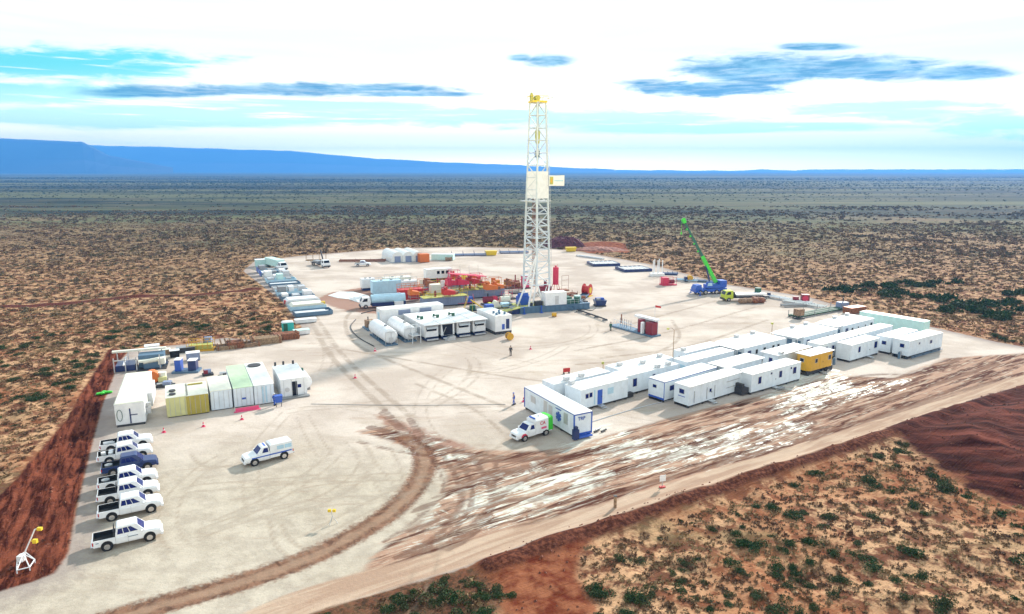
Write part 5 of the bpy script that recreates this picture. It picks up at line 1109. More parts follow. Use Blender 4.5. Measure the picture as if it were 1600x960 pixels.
# yellow chute and blue tub behind the roof
skid_unit('yellow inclined chute with a bright blue tub, behind the right generator', 742, 494, 5.0, 2.5, R(20), [('w', 'chute', 'yellow', [[(-.6, .4, 3.4), (-.6, 1.2, 3.4), (-.6, 1.2, 3.7), (-.6, .4, 3.7)], [(2.3, .0, 1.2), (2.3, .8, 1.2), (2.3, .8, 1.5), (2.3, .0, 1.5)]]), ('b', 'tub', 'blue', (2.7, 4.6, .3, 1.9, .3, 2.2)), ('l', 'stand', 'yellowgreen', [((-.3, .8, .3), (-.3, .8, 3.4)), ((1.6, .6, .3), (1.6, .6, 1.6))])], 'dark', 'chute_skid', 'chute')
skid_unit('pale boxes on a low skid at the foot of the olive ramp', 768, 484, 5.2, 2.6, R(22), [('w', 'tent_cover', 'cream', [[(.4, .2, .3), (2.6, .2, .3), (2.6, 2.2, .3), (.4, 2.2, .3)], [(1.3, .2, 1.8), (1.7, .2, 1.8), (1.7, 2.2, 1.8), (1.3, 2.2, 1.8)]]), ('b', 'crate', 'lblue', (3.0, 4.9, .3, 2.3, .3, 1.1)), ('b', 'lid', 'lime', (-.2, .4, .5, 2.0, .3, 1.4))], 'dark')
# ------------------------------------------------------------------ row of trays along the left edge
tl = ['tray of grey pipe fittings', 'tray of short white tubes', 'tray with a white cover sheet', 'tray of mixed grey parts', 'tray of long white pipes', 'tray of black capped pipes', 'tray under a pale tarpaulin', 'half empty tray']
pt0, pt1 = P(404, 428), P(462, 497); hh = R(27)
for k in range(11):
    f = k / 10; p = pt0.lerp(pt1, f); big = k in (8, 9)
    lb = '%s, %s in the row on the left edge' % (['blue sided open tray', 'open tray with three grey bundles', 'white tray with one tall box', 'tray with a folded white sheet', 'tray of parallel white pipes', 'grey tray with dark fittings', 'tray with two white boxes',
         'pale tray with a grey hood', 'white topped tray with a red end', 'cream topped tray with yellow corner', 'low white tray at the near end'][k], ['farthest', 'second farthest', 'third farthest', 'fourth farthest', 'fifth farthest', 'middle one', 'fifth nearest', 'fourth nearest', 'third nearest', 'second nearest', 'nearest'][k])
    t = thing('storage_tray', lb, 'tray', (p.x, p.y, 0), hh, 'storage trays along the left edge of the pad'); L, W = 8.2, 4.2
    q = MB(); q.box(0, L, 0, W, .15, .3)
    for x in (0, L - .1): q.box(x, x + .1, 0, W, .3, 1.0)
    for y in (0, W - .1): q.box(.1, L - .1, y, y + .1, .3, 1.0)
    q.box(.1, L - .1, .3, .6, 0, .15); q.box(.1, L - .1, W - .6, W - .3, 0, .15); q.build('frame', ['lblue', 'steelblue', 'lgrey'][k % 3], t)
    g = random.Random(k)
    if k in (0, 1): q = MB(); q.box(-.12, -.01, 0, W, .2, 1.8); q.build('end_panel', 'blue', t)
    if k in (4, 5, 10):
        for j in range(6): q = MB(); y = .5 + j * .6; q.cyl((.3, y, .55), (L - .3 - g.random(), y, .55), .2, 8); q.build('pipe', 'white' if k != 5 else 'lgrey', t)
    elif k in (8, 9): q = MB(); q.prism([(.2, 1.0), (L - .2, 1.0), (L - .8, 1.5), (.8, 1.5)], .2, W - .2); q.build('cover', 'white' if k == 8 else 'cream', t); q = MB(); q.box(-.2, .15, .5, 1.2, .4, 1.3) if k == 8 else q.box(L - 1, L - .2, .3, 1.1, 1.0, 1.7); q.build('corner_box', 'red' if k == 8 else 'yellow', t)
    else:
        for j in range(3): q = MB(); x = .4 + j * 2.6; hgt = g.uniform(1.1, 2.6); q.box(x, x + g.uniform(1.3, 2.1), .5, 3.4, .3, hgt); q.build('bundle', g.choice(['roof', 'white', 'lgrey', 'grey', 'turq']), t)
def crate(label, px, py, s, m='white', h_=1.2, name='crate', cat='crate', rz=R(27), lid=None, grp=None):
    t = thing(name, label, cat, P(px, py), rz, grp); sx, sy = s
    q = MB(); q.box(0, sx, 0, sy, .12, h_); [q.box(x, x + .06, -.04, 0, .15, h_ - .05) for x in np.linspace(.1, sx - .16, max(2, int(sx / .6)))]; q.build('body', m, t)
    q = MB(); [q.box(.1, sx - .1, y, y + .15, 0, .12) for y in (.1, sy - .25)]; q.build('runner', 'dark', t)
    q = MB(); q.box(-.05, sx + .05, -.05, sy + .05, h_, h_ + .08); q.build('lid', lid or m, t); return t
crate('small pale turquoise box with a white top at the far left corner of the pad', 400, 418, (5, 3), 'turq', 2.4, lid='white')
crate('pale slab at the near end of the tray row, below the cream topped tray', 462, 507, (4.4, 1.6), 'white', .8)
# far left corner trucks
tA = truck('white covered lorry parked at the far left corner of the pad', (P(440, 422).x, P(440, 422).y, 0), R(-50), 'white', 'box', 'turq', 11, 'lorry')
tB = truck('dark flatbed lorry with a small crane behind its cab, far left of the pad', (P(507, 418).x, P(507, 418).y, 0), R(-52), 'white', 'flat', 'dark', 9, 'lorry')
q = MB(); q.box(-1.4, -.5, -.5, .5, 1.15, 2.6); q.bar((-1, 0, 2.6), (-2.6, 0, 5.6), .22); q.bar((-2.6, 0, 5.6), (-1.2, 0, 3.6), .16); q.build('crane_arm', 'dark', tB); q = MB(); q.box(-7.5, -3, -.9, .9, 1.15, 1.8); q.build('load', 'grey', tB)
rack('brown timber rack behind the dark flatbed lorry', 478, 408, 7, 2.4, 2.2, R(10), 'wood')
rack('low dark beam stack behind the lone far pickup', 530, 410, 16, 3, .9, R(4), 'rust', 'rust', 4)
# pale arched sheds at the back
for k, (px, lb) in enumerate(((612, 'leftmost bay of the white arched tent store at the back edge'), (629, 'middle bay of the white arched tent store at the back edge'), (645, 'rightmost bay of the white arched tent store, next to the orange box'))):
    p = P(px, 411 - k * .6); t = thing('arched_tent', lb, 'tent', p, R(25), 'white arched tent bays at the back edge of the pad')
    q = MB(); Wd = 4.4; rings = []
    for y in (0, 14): rings.append([(Wd / 2 - Wd / 2 * math.cos(a), y, .0 + 3.7 * math.sin(a) ** .7) for a in np.linspace(0, math.pi, 12)])
    q.loft(rings); q.build('cover', 'liner', t); q = MB(); q.box(Wd * .25, Wd * .75, -.08, -.02, .1, 2.2); q.build('door_flap', 'greyblue', t)
    q = MB(); q.box(-.1, Wd + .1, -.3, 14.1, 0, .1); q.build('floor', 'steelblue', t)
crate('orange box container right of the white arched tents', 657, 411, (3.4, 3.0), 'orange', 2.9, lid='orange', name='orange_container', cat='container')
crate('pale green and white container between the orange box and the long pipe rack', 674, 407, (8, 3), 'turq', 2.2, lid='white', name='container', cat='container', rz=R(-8))
o = thing('spool', 'small brown spool lying on the pad right of the orange box', 'spool', P(701, 408), R(20)); q = MB(); q.cyl((-1, 0, .7), (1, 0, .7), .6, 12); q.build('core', 'brown', o)
for x in (-1, 1): q = MB(); q.cyl((x - .08, 0, .75), (x + .08, 0, .75), .75, 12); q.build('flange', 'wood', o)
rack('long dark pipe rack on the back edge of the pad, left of the yellow skip', 706, 401, 13, 4, 1.7, R(8), 'navy', 'greyblue', 9)
rack('dark pipe rack partly hidden behind the mast', 782, 397, 11, 4, 1.4, R(8), 'navy', 'greyblue', 8)
def skip(label, px, py, m, s=(3.6, 2.2), rz=R(10)):
    t = thing('skip', label, 'skip', P(px, py), rz); a, b = s
    q = MB(); q.loft([[(.4, .2, .1), (a - .4, .2, .1), (a - .4, b - .2, .1), (.4, b - .2, .1)], [(0, 0, 1.7), (a, 0, 1.7), (a, b, 1.7), (0, b, 1.7)]]); q.build('body', m, t)
    q = MB(); q.box(-.06, a + .06, -.06, b + .06, 1.7, 1.78); q.build('rim', m, t); return t
skip('yellow skip at the back edge, left of the mast', 759, 400, 'yellow', (4.4, 2.4)); skip('yellow skip at the back edge in front of the purple earth heap', 885, 394, 'yellow', (4.2, 2.4))
# earth heaps
def heap(label, px, py, rx, ry, h_, m, seed=1, name='earth_heap'):
    p = P(px, py); g = np.random.default_rng(seed); vs = []; n = 28; rr = [1, .82, .6, .38, .18]; zz = [0, .35, .72, .93, 1.0]
    for r_, z_ in zip(rr, zz):
        for k in range(n): a = 2 * math.pi * k / n; j = 1 + g.uniform(-.13, .13); vs.append((p.x + rx * r_ * math.cos(a) * j, p.y + ry * r_ * math.sin(a) * j, h_ * z_ * (1 + g.uniform(-.12, .12)) - (.25 if r_ == 1 else 0)))
    fs = [(i * n + k, i * n + (k + 1) % n, (i + 1) * n + (k + 1) % n, (i + 1) * n + k) for i in range(4) for k in range(n)] + [tuple(4 * n + k for k in range(n))]
    q = MB(); q.add(vs, fs); o = q.build(name, m); return tag(o, label, 'earth heap')
M['purplesoil'] = mat('purple_brown_soil', (.11, .035, .045), .95, var=.4, scale=1.2, bump=1); M['pinksoil'] = mat('pale_red_soil', (.33, .15, .11), .95, var=.3, scale=.8, bump=1)
heap('purple brown heap of dug earth just right of the mast beyond the pad', 880, 386, 10, 6, 4.2, 'purplesoil', 2); heap('low pinkish earth heap right of the purple heap', 935, 391, 12, 5, 1.3, 'pinksoil', 3)
# long drainage trays at the right back
def lowtray(label, px, py, L, W, rz):
    t = thing('low_tray', label, 'tray', P(px, py), rz, 'long pale trays on the right back edge of the pad')
    q = MB(); q.box(0, L, 0, .3, 0, .9); q.box(0, L, W - .3, W, 0, .9); q.box(0, .3, .3, W - .3, 0, .9); q.box(L - .3, L, .3, W - .3, 0, .9); q.build('wall', 'navy', t)
    q = MB(); q.box(.3, L - .3, .3, W - .3, .2, .7); q.build('liner', 'liner', t)
    q = MB(); [q.bar((x, 0.5, .95), (x, W - .5, .95), .08) for x in np.linspace(.8, L - .8, 6)]; q.build('cross_bar', 'lgrey', t)
lowtray('long pale tray with dark sides, farther of the two on the right back edge', 927, 417, 9.5, 8, R(10)); lowtray('long pale tray with dark sides, nearer of the two on the right back edge', 976, 426, 9.5, 8, R(14))
rack('pale pipes laid along the pad edge between the purple heap and the trays', 900, 401, 13, 1.6, .5, R(-50), 'lgrey', 'white', 3)
t = thing('post_cluster', 'cluster of upright white posts on a pale block near the nearer tray', 'posts', P(1020, 432), R(10))
for k in range(5): q = MB(); x = k * .75; q.cyl((x, (k % 2) * .8, .8), (x, (k % 2) * .8, 4.9 + .3 * (k % 2)), .16, 8); q.build('post', 'white', t)
q = MB(); q.box(-.5, 3.6, -.5, 1.6, 0, .85); q.build('block', 'roof', t)
rack('short dark blue rack right of the upright white posts', 1036, 430, 4.4, 2, 1.0, R(-10), 'navy', 'greyblue', 4)
skid_unit('pinkish red pump skid on the right of the bare pad', 1036, 447, 4.2, 2.6, R(12), [('b', 'housing', 'crimson', (.2, 1.8, .2, 2.2, .3, 2.2)), ('c', 'pump', 'maroon', ((2.0, 1.2, 1), (3.8, 1.2, 1), .6, 10)), ('l', 'frame', 'crimson', [((x, y, .3), (x, y, 2.2)) for x in (.1, 2, 4.1) for y in (.1, 2.5)] + [((.1, y, 2.2), (4.1, y, 2.2)) for y in (.1, 2.5)])], 'crimson')
rack('pale grey rack behind the pinkish red pump skid', 1056, 440, 6, 2.6, 1.3, R(-20), 'lgrey', 'lblue', 5)
skid_unit('small yellow drum unit between the grey rack and the blue crane', 1070, 441, 2.6, 2, R(0), [('c', 'drum', 'ochre', ((1.7, .3, 1.1), (1.7, 1.7, 1.1), .8, 12)), ('b', 'motor', 'navy', (.1, .8, .4, 1.6, .3, 1.4))], 'dark')
rack('low blue pipe bundle behind the crane', 1083, 441, 9, 2, .9, R(-25), 'steelblue', 'greyblue', 5)
# mobile crane
p = P(1108, 459); ck = thing('mobile_crane', 'blue mobile crane with a raised bright green telescopic boom, right of the pad', 'crane', (p.x, p.y, 0), R(14))
q = MB(); q.box(-4.2, 4.4, -1.3, 1.3, .7, 1.5); q.box(-4.6, -3.2, -1.3, 1.3, 1.5, 1.7); q.build('carrier', 'blue', ck)
for x in (-3.3, -1.8, 1.4, 2.9):
    for s in (-1, 1): wheel(ck, x, s * 1.2, .6, .4)
q = MB(); q.loft([[(-4.6, -1.25, .6), (-2.9, -1.25, .6), (-2.9, 1.25, .6), (-4.6, 1.25, .6)], [(-4.7, -1.25, 1.6), (-2.9, -1.25, 1.7), (-2.9, 1.25, 1.7), (-4.7, 1.25, 1.6)], [(-4.3, -1.15, 2.5), (-2.95, -1.15, 2.6), (-2.95, 1.15, 2.6), (-4.3, 1.15, 2.5)]]); q.build('driver_cab', 'blue', ck)
q = MB(); q.box(-1.2, 3.9, -1.2, 1.2, 1.6, 2.5); q.box(2.4, 4.3, -1.25, 1.25, 1.7, 3.5); q.build('turntable', 'blue', ck)
q = MB(); q.loft([[(-1.6, -1.35, 1.7), (.2, -1.35, 1.7), (.2, -.5, 1.7), (-1.6, -.5, 1.7)], [(-1.3, -1.3, 3.3), (.2, -1.3, 3.3), (.2, -.55, 3.3), (-1.3, -.55, 3.3)]]); q.build('crane_cab', 'blue', ck)
q = MB(); q.quad((-1.4, -1.36, 2.3), (0, -1.36, 2.3), (0, -1.33, 3.1), (-1.2, -1.33, 3.1), .02, .01); q.build('cab_window', 'lblue', ck)
for x in (-4.0, 4.0):
    for s in (-1, 1): q = MB(); q.box(x - .2, x + .2, min(s * 1.3, s * 2.6), max(s * 1.3, s * 2.6), .7, .95); q.cyl((x, s * 2.5, .1), (x, s * 2.5, .9), .12, 8); q.cyl((x, s * 2.5, 0), (x, s * 2.5, .1), .35, 10); q.build('outrigger', 'blue', ck)
Winv = Matrix.Rotation(-R(14), 3, 'Z')
root = Vector((2.0, .4, 2.8)); rw = Matrix.Rotation(R(14), 3, 'Z') @ root + p
tipY = rw.y + 3.5; x_, y_, z_ = ray(1068, 344); tipw = Vector((x_ / y_ * tipY, tipY, CH + z_ / y_ * tipY)); tip = Winv @ (tipw - p); dvv = tip - root
segs = [(0, .42, .85, 'green'), (.42, .72, .62, 'dgreen'), (.72, .96, .44, 'dgreen')]
nn = dvv.normalized(); uu = nn.cross(Vector((0, 1, 0))).normalized(); ww = nn.cross(uu)
for a, b_, s_, m_ in segs:
    q = MB(); A_ = root + dvv * a; B_ = root + dvv * b_; k = s_ / 2
    q.loft([[A_ + uu * i * k + ww * j * k for i, j in ((-1, -1), (1, -1), (1, 1), (-1, 1))], [B_ + uu * i * k * .9 + ww * j * k * .9 for i, j in ((-1, -1), (1, -1), (1, 1), (-1, 1))]]); q.build('boom_section', m_, ck)
q = MB(); A_ = root + dvv * .95; q.loft([[A_ + uu * i * .35 + ww * j * .35 for i, j in ((-1, -1), (1, -1), (1, 1), (-1, 1))], [tip + uu * i * .5 + ww * j * .3 for i, j in ((-1, -1), (1, -1), (1, 1), (-1, 1))]]); q.cyl(tip - ww * .4, tip + ww * .4, .5, 12); q.build('boom_head', 'green', ck)
q = MB(); q.bar(tip + uu * .5, tip + uu * .5 - Vector((0, 0, 3)), .04); q.cyl(tip + uu * .5 - Vector((0, 0, 3.6)), tip + uu * .5 - Vector((0, 0, 3)), .2, 8); q.build('hook', 'green', ck)
q = MB(); q.cyl(root + Vector((-1.6, 0, -.6)), root + dvv * .33, .2, 8); q.build('lift_cylinder', 'navy', ck)
for a in (.5, .62, .74, .85): q = MB(); q.cyl(root + dvv * a + uu * .4, root + dvv * (a + .02) + uu * .4, .3, 8); q.build('boom_collar', 'green', ck)
# lime truck with flatbed
yt = truck('lime yellow flatbed truck with a white load, right of the blue crane', (P(1142, 470).x, P(1142, 470).y, 0), R(188), 'lime', 'flat', 'dark', 9.5, 'flatbed_truck')
q = MB(); q.box(-8.8, -.8, -1.2, 1.2, 1.5, 1.75); q.box(-8, -1.2, -.8, .6, 1.15, 1.5); q.build('load', 'roof', yt)
def sack(label, px, py, s, m='brown', seed=1):
    p = P(px, py); g = random.Random(seed); t = thing('sack_pile', label, 'sacks', p, R(g.uniform(0, 40)))
    for k in range(5): q = MB(); q.sphere((g.uniform(-1, 1) * s, g.uniform(-.6, .6) * s, .55 * s), .8 * s, 8, 6, .8); q.build('sack', m, t)
sack('pile of tan sacks in front of the flatbed truck, left one', 1164, 474, 1.1, 'brown', 2); sack('pile of dark brown sacks behind the flatbed truck, right one', 1184, 473, 1.2, 'rust', 3)
skid_unit('dark green drum unit beside the sacks', 1178, 468, 2.6, 1.8, R(0), [('c', 'drum', 'dgreen', ((1.2, .9, .3), (1.2, .9, 2.8), .8, 12))], 'dark')
rack('pale pipe rack along the right edge of the pad, nearest the flatbed truck', 1198, 466, 11, 2.6, .9, R(-56), 'lgrey', 'white', 5)
rack('pale pipe rack along the right edge of the pad, nearer the maroon pump', 1222, 473, 10, 3, .8, R(-56), 'lgrey', 'liner', 5)
o = thing('barrel', 'black barrel standing at the left end of the pale pipe racks', 'barrel', P(1201, 465), 0); q = MB(); q.cyl((0, 0, 0), (0, 0, 1.2), .45, 12); q.build('body', 'navy', o); q = MB(); q.cyl((0, 0, 1.2), (0, 0, 1.26), .47, 12); q.build('lid', 'dark', o)
skid_unit('maroon pump unit at the far right edge of the pad', 1238, 474, 4.4, 2.2, R(-10), [('c', 'motor', 'maroon', ((.3, 1.1, 1.0), (1.6, 1.1, 1.0), .5, 10)), ('b', 'housing', 'maroon', (2.2, 4.0, .3, 1.9, .3, 2.1)), ('c', 'fan', 'crimson', ((3.0, .2, 1.2), (3.0, .3, 1.2), .7, 12))], 'grey')
rack('grey beams lying on the pad in front of the maroon pump unit', 1226, 481, 8, 2, .4, R(8), 'grey', 'grey', 3)
rack('long grey green truss rack behind the farthest double camp unit', 1250, 499, 16, 3, 1.6, R(33), 'grey', 'dgreen', 5, r=.2)
skid_unit('small brown box on legs at the left end of the truss rack', 1246, 500, 2, 1.6, R(20), [('b', 'box', 'brown', (.1, 1.9, .1, 1.5, .8, 2.2)), ('l', 'leg', 'dark', [((x, y, .3), (x, y, .8)) for x in (.3, 1.7) for y in (.3, 1.3)])], 'dark')
skid_unit('blue grey engine unit at the far end of the truss rack', 1314, 486, 3.6, 2.4, R(20), [('b', 'engine', 'greyblue', (.3, 2.6, .3, 2, .3, 1.8)), ('c', 'pipe', 'dark', ((1.4, 1, 1.8), (1.4, 1, 2.9), .15, 8))], 'dark')
crate('brown and orange open crate behind the double unit beside the turquoise container', 1330, 492, (5, 2.2), 'rust', 1.4, lid='orange')

# ------------------------------------------------------------------ left yard
ly = thing('pump_frame', 'open frame shelter with a cream roof beam over teal machinery, top left of the pad', 'shelter', P(178, 584), R(22))
q = MB(); q.box(-.6, 7.4, 3.9, 4.6, 2.4, 2.7); q.build('roof_beam', 'cream', ly)
[MB().box(x, x + .14, y, y + .14, 0, 2.4).build('post', 'lgrey', ly) for x in (0, 1.6, 3.2, 6.6) for y in (.2, 4.2)]; q = MB(); q.box(.15, 3.4, .2, .34, 1.9, 2.05); q.build('cross_rail', 'lgrey', ly)
q = MB(); q.box(.2, 3.0, .6, 4.0, .05, 1.0); q.build('dark_box', 'navy', ly); q = MB(); q.cyl((1.4, .4, 1.1), (1.4, 3.9, 1.6), .14, 8); q.build('white_pipe', 'white', ly)
q = MB(); q.box(3.4, 7.2, 1.8, 4.4, .1, 2.1); q.box(4.2, 6.8, .8, 1.8, .1, 1.2); q.build('machine_housing', 'steelblue', ly)
q = MB(); q.box(3.5, 5.0, .6, 1.7, 1.2, 1.5); q.cyl((4.2, .9, 1.2), (6.5, .9, 1.5), .35, 10); q.box(6.4, 7.4, .4, 1.9, .7, 1.7); q.build('machine_top', 'cream', ly); q = MB(); q.box(3.2, 7.6, -.2, 4.6, 0, .1); q.build('base', 'dark', ly)
skid_unit('orange hose reel with a cream drum, behind the long cream roofed container', 228, 603, 3.0, 2.0, R(25), [('c', 'reel', 'orange', ((.9, .2, 1.1), (.9, 1.7, 1.1), .95, 16)), ('c', 'drum', 'cream', ((2.3, 1, .3), (2.3, 1, 1.6), .6, 12)), ('b', 'box', 'creamyel', (1.7, 2.9, .1, .5, .3, 1.0))], 'dark')
skid_unit('grey and violet scrap parts between the hose reel and the pale yellow container', 243, 607, 2.4, 1.4, R(10), [('c', 'pipe', 'lgrey', ((.1, .4, .5), (2.2, .9, .6), .18, 8)), ('b', 'block', 'greyblue', (.9, 2.0, .3, 1.2, .3, .8))], 'dark')
skid_unit('low skid with two upright dark blue units, behind the container row', 268, 585, 4.0, 2.4, R(10), [('b', 'left_unit', 'blue', (.4, 1.3, .5, 2.0, .3, 2.1)), ('b', 'right_unit', 'navy', (2.4, 3.6, .5, 2.0, .3, 1.9)), ('b', 'unit_top', 'roof', (.35, 1.35, .45, 2.05, 2.1, 2.2)), ('b', 'side_top', 'roof', (2.35, 3.65, .45, 2.05, 1.9, 2.0))], 'steelblue')
crate('grey blue box with a white top behind the twin blue unit skid', 292, 566, (2.1, 1.5), 'greyblue', 1.4, lid='white'); crate('small black box with a white lid, left of the grey blue box', 266, 560, (1.5, 1.2), 'black', 1.2, lid='white')
crate('pile of dark panels behind the small black box', 276, 553, (3.0, 1.2), 'dark', .9, lid='grey')
skid_unit('small purple black winch on the pad behind the mustard container', 317, 589, 1.6, 1.2, R(30), [('c', 'drum', 'greyblue', ((.3, .6, .6), (1.3, .6, .6), .4, 12)), ('b', 'motor', 'maroon', (.2, .8, .2, .9, .3, .9))], 'dark')
skid_unit('small grey winch just left of the green roofed container', 340, 592, 1.5, 1.1, R(20), [('c', 'drum', 'lgrey', ((.3, .6, .55), (1.2, .6, .55), .35, 12)), ('b', 'motor', 'dark', (.8, 1.3, .2, .9, .3, .7))], 'dark')
crate('white flat box lying apart at the back of the left yard', 226, 547, (2.4, 1.5), 'white', .55)
crate('cream bench like box right of the teal machinery', 230, 564, (2.6, 1.1), 'creamyel', .9); crate('low dark red box in front of the cream bench like box', 237, 571, (1.8, .9), 'maroon', .6, lid='lgrey')
crate('tiny violet box right of the low dark red box', 249, 571, (1.3, .9), 'greyblue', .6, lid='dark'); crate('brown box with a pale rim behind the small black box', 249, 556, (1.8, 1.2), 'brown', .9, lid='cream')
heapN = [(297, 549, 'basket'), (311, 548, 'basket'), (323, 543, 'purple'), (345, 546, 'stack'), (359, 544, 'stack2'), (378, 541, 'ring'), (398, 539, 'long')]
skid_unit('yellow brown open wire basket left of the purple spool', 291, 551, 4.6, 2.4, R(15), [('l', 'cage', 'ochre', [((x, y, .3), (x, y, 1.9)) for x in np.linspace(.1, 4.5, 6) for y in (.1, 2.3)] + [((.1, y, z), (4.5, y, z)) for y in (.1, 2.3) for z in (1.1, 1.9)]), ('b', 'contents', 'yellowgreen', (.4, 4.2, .4, 2, .3, 1.1))], 'ochre', 'wire_basket', 'basket')
skid_unit('purple spool at the back of the left yard, right of the wire basket', 315, 545, 2.2, 1.8, R(15), [('c', 'spool', 'greyblue', ((.5, .9, 1.1), (1.7, .9, 1.1), .9, 14)), ('c', 'flange', 'purplesoil', ((.4, .9, 1.1), (.5, .9, 1.1), 1.1, 14))], 'dark', 'cable_spool', 'spool')
def timber_stack(label, px, py, L, m, seed, ring=False):
    t = thing('timber_stack', label, 'timber stack', P(px, py), R(27)); g = random.Random(seed)
    q = MB(); [q.box(g.uniform(0, .2), L - g.uniform(0, .2), y, y + .3, .25 * z, .25 * z + .22) for z in range(5 if not ring else 3) for y in np.linspace(0, 2.0, 5)]; q.build('boards', m, t)
    [MB().box(x, x + .15, -.1, 2.4, 0, .0 + (1.35 if not ring else .9)).build('strap', 'rust', t) for x in (.3, L - .5)]
    if ring: q = MB(); [q.cyl((x, 1.1, 1.2), (x + .25, 1.1, 1.25), .8, 14) for x in (.8, 1.6, 2.4)]; q.build('ring', 'brown', t)
timber_stack('tan wooden cage stack, left one of the timber along the yard edge', 338, 549, 3.6, 'wood', 1, True); timber_stack('reddish timber stack, second of the timber along the yard edge', 355, 547, 3.0, 'rust', 2)
timber_stack('brown stack with round rings on top, middle of the timber along the yard edge', 371, 545, 4.2, 'brown', 3, True); timber_stack('long flat pale timber stack left of the brown logs', 394, 541, 5.4, 'wood', 4)
timber_stack('dark reddish stack of short logs beside the teal toilet', 427, 534, 5.0, 'rust', 5)
tb = thing('portable_toilet', 'teal portable toilet with a white roof between the timber stacks and the tray row', 'toilet', P(442, 522), R(25))
q = MB(); q.box(0, 2.2, 0, 1.5, .1, 2.15); q.build('cabin', 'teal', tb); q = MB(); q.loft([[(-.05, -.05, 2.15), (2.25, -.05, 2.15), (2.25, 1.55, 2.15), (-.05, 1.55, 2.15)], [(.2, .2, 2.4), (2, .2, 2.4), (2, 1.3, 2.4), (.2, 1.3, 2.4)]]); q.build('roof', 'white', tb)
q = MB(); q.quad((.2, 0, .2), (1.0, 0, .2), (1.0, 0, 2.0), (.2, 0, 2.0), .03, .02); q.build('door', 'dgreen', tb); q = MB(); q.box(0, 2.2, 0, 1.5, 0, .1); q.build('skid', 'dark', tb)
crate('small white and green covered box in front of the teal toilet', 460, 525, (3.0, 1.6), 'white', .9, lid='turq')
o = thing('tarpaulin_bundle', 'crumpled bright green tarpaulin left of the long cream roofed container', 'tarpaulin', P(163, 616), R(35)); g = random.Random(4)
q = MB(); [q.sphere((k * .27 - .8, g.uniform(-.2, .2), .22), g.uniform(.25, .42), 7, 5, .7) for k in range(7)]; q.build('folds', 'green', o); q = MB(); q.bar((-1.1, 0, .1), (1.1, .1, .1), .04); q.build('rope', 'lgrey', o)

# ------------------------------------------------------------------ cones, tape, posts
def cone(label, px, py, s=1.): 
    t = thing('traffic_cone', label, 'cone', P(px, py), R(20), 'pink traffic cones'); s *= .75; t.scale = (s, s, s)
    q = MB(); q.cyl((0, 0, .05), (0, 0, .85), .24, 12, .05); q.build('body', 'crimson', t); q = MB(); q.box(-.32, .32, -.32, .32, 0, .05); q.build('base', 'pink', t); q = MB(); q.cyl((0, 0, .4), (0, 0, .55), .165, 12, .12); q.build('band', 'white', t)
for px, py, lb in ((256, 676, 'pink cone between the long left container and the parked pickups'), (318, 667, 'pink cone in front of the mustard container'), (378, 656, 'pink cone in front of the green roofed container'),
                   (555, 591, 'pink cone standing alone on the open pad'), (586, 549, 'pink cone left of the white fuel tanks'), (818, 628, 'pink cone at the left end of the medical container'), (829, 546, 'pink cone with tape on the open pad right of the brown drum')): cone(lb, px, py)
t = thing('barrier_netting', 'pink safety netting laid out in front of the green roofed container', 'netting', P(366, 646), R(26.7)); q = MB(); q.box(0, 3.4, 0, .5, 0.01, .06); q.box(.2, 3.2, .35, .42, .06, .5); q.build('net', 'pink', t); [MB().box(x, x + .06, .36, .42, .06, .8).build('stake', 'lgrey', t) for x in (.1, 3.2)]
o = thing('barrier', 'small red barrier panel standing behind the left end of the camp', 'barrier', P(880, 585), R(20)); q = MB(); q.box(0, 1.2, 0, .08, .3, .95); q.build('panel', 'red', o); q = MB(); [q.box(x, x + .06, -.2, .3, 0, .3) for x in (.1, 1.0)]; q.build('foot', 'dark', o)
o = thing('signal_flag', 'small red flag on a thin pole behind the manifold skid', 'flag', P(1023, 498), 0); q = MB(); q.bar((0, 0, 0), (0, 0, 3.0), .04); q.build('pole', 'lgrey', o); q = MB(); q.add([(0, 0, 3), (1.3, .1, 2.7), (1.3, .1, 2.3), (0, 0, 2.5), (0, .03, 3), (1.3, .13, 2.7), (1.3, .13, 2.3), (0, .03, 2.5)], [(0, 1, 2, 3), (7, 6, 5, 4), (0, 4, 5, 1), (3, 2, 6, 7), (1, 5, 6, 2)]); q.build('cloth', 'red', o)
def mast_lamp(label, px, py, top, arm=0):
    p = P(px, py); h_ = zat(top, p.y); t = thing('lamp_post', label, 'lamp post', p, 0)
    q = MB(); q.cyl((0, 0, 0), (0, 0, h_), .07, 8, .05)
    if arm: q.bar((0, 0, h_), (-.4, 0, h_ + .35), .04); q.bar((-.4, 0, h_ + .35), (-1.1, 0, h_ + .3), .04)
    q.build('pole', 'wood', t); q = MB(); q.box(-.25 - arm, .15 - arm, -.15, .15, h_ + .1 if arm else h_, h_ + .35); q.build('lamp_head', 'yellowgreen', t); q = MB(); q.cyl((0, 0, 0), (0, 0, .5), .22, 8); q.build('base', 'dgreen', t)
mast_lamp('slender pole with a curved arm rising between the camp trailers', 1051, 568, 516, 1.0); mast_lamp('short lamp pole at the left end of the middle double unit', 1205, 531, 507)
mast_lamp('short lamp pole behind the trailer with the railed roof platform', 942, 586, 569)
o = thing('post', 'dark timber post on the south shoulder of the muddy road', 'post', P(961, 793), 0); q = MB(); q.box(-.13, .13, -.13, .13, 0, 1.15); q.build('shaft', 'wood', o); q = MB(); q.box(-.16, .16, -.16, .16, 1.15, 1.22); q.build('cap', 'dark', o)
o = thing('road_sign', 'small white road sign with a red foot on the south shoulder of the road', 'sign', P(1035, 762), R(20)); q = MB(); q.box(-.35, .35, -.02, .02, .7, 1.35); q.build('panel', 'white', o); q = MB(); q.box(-.04, .04, .02, .08, 0, 1.3); q.build('post', 'lgrey', o); q = MB(); q.box(-.3, .3, -.15, .2, 0, .12); q.build('foot', 'red', o)
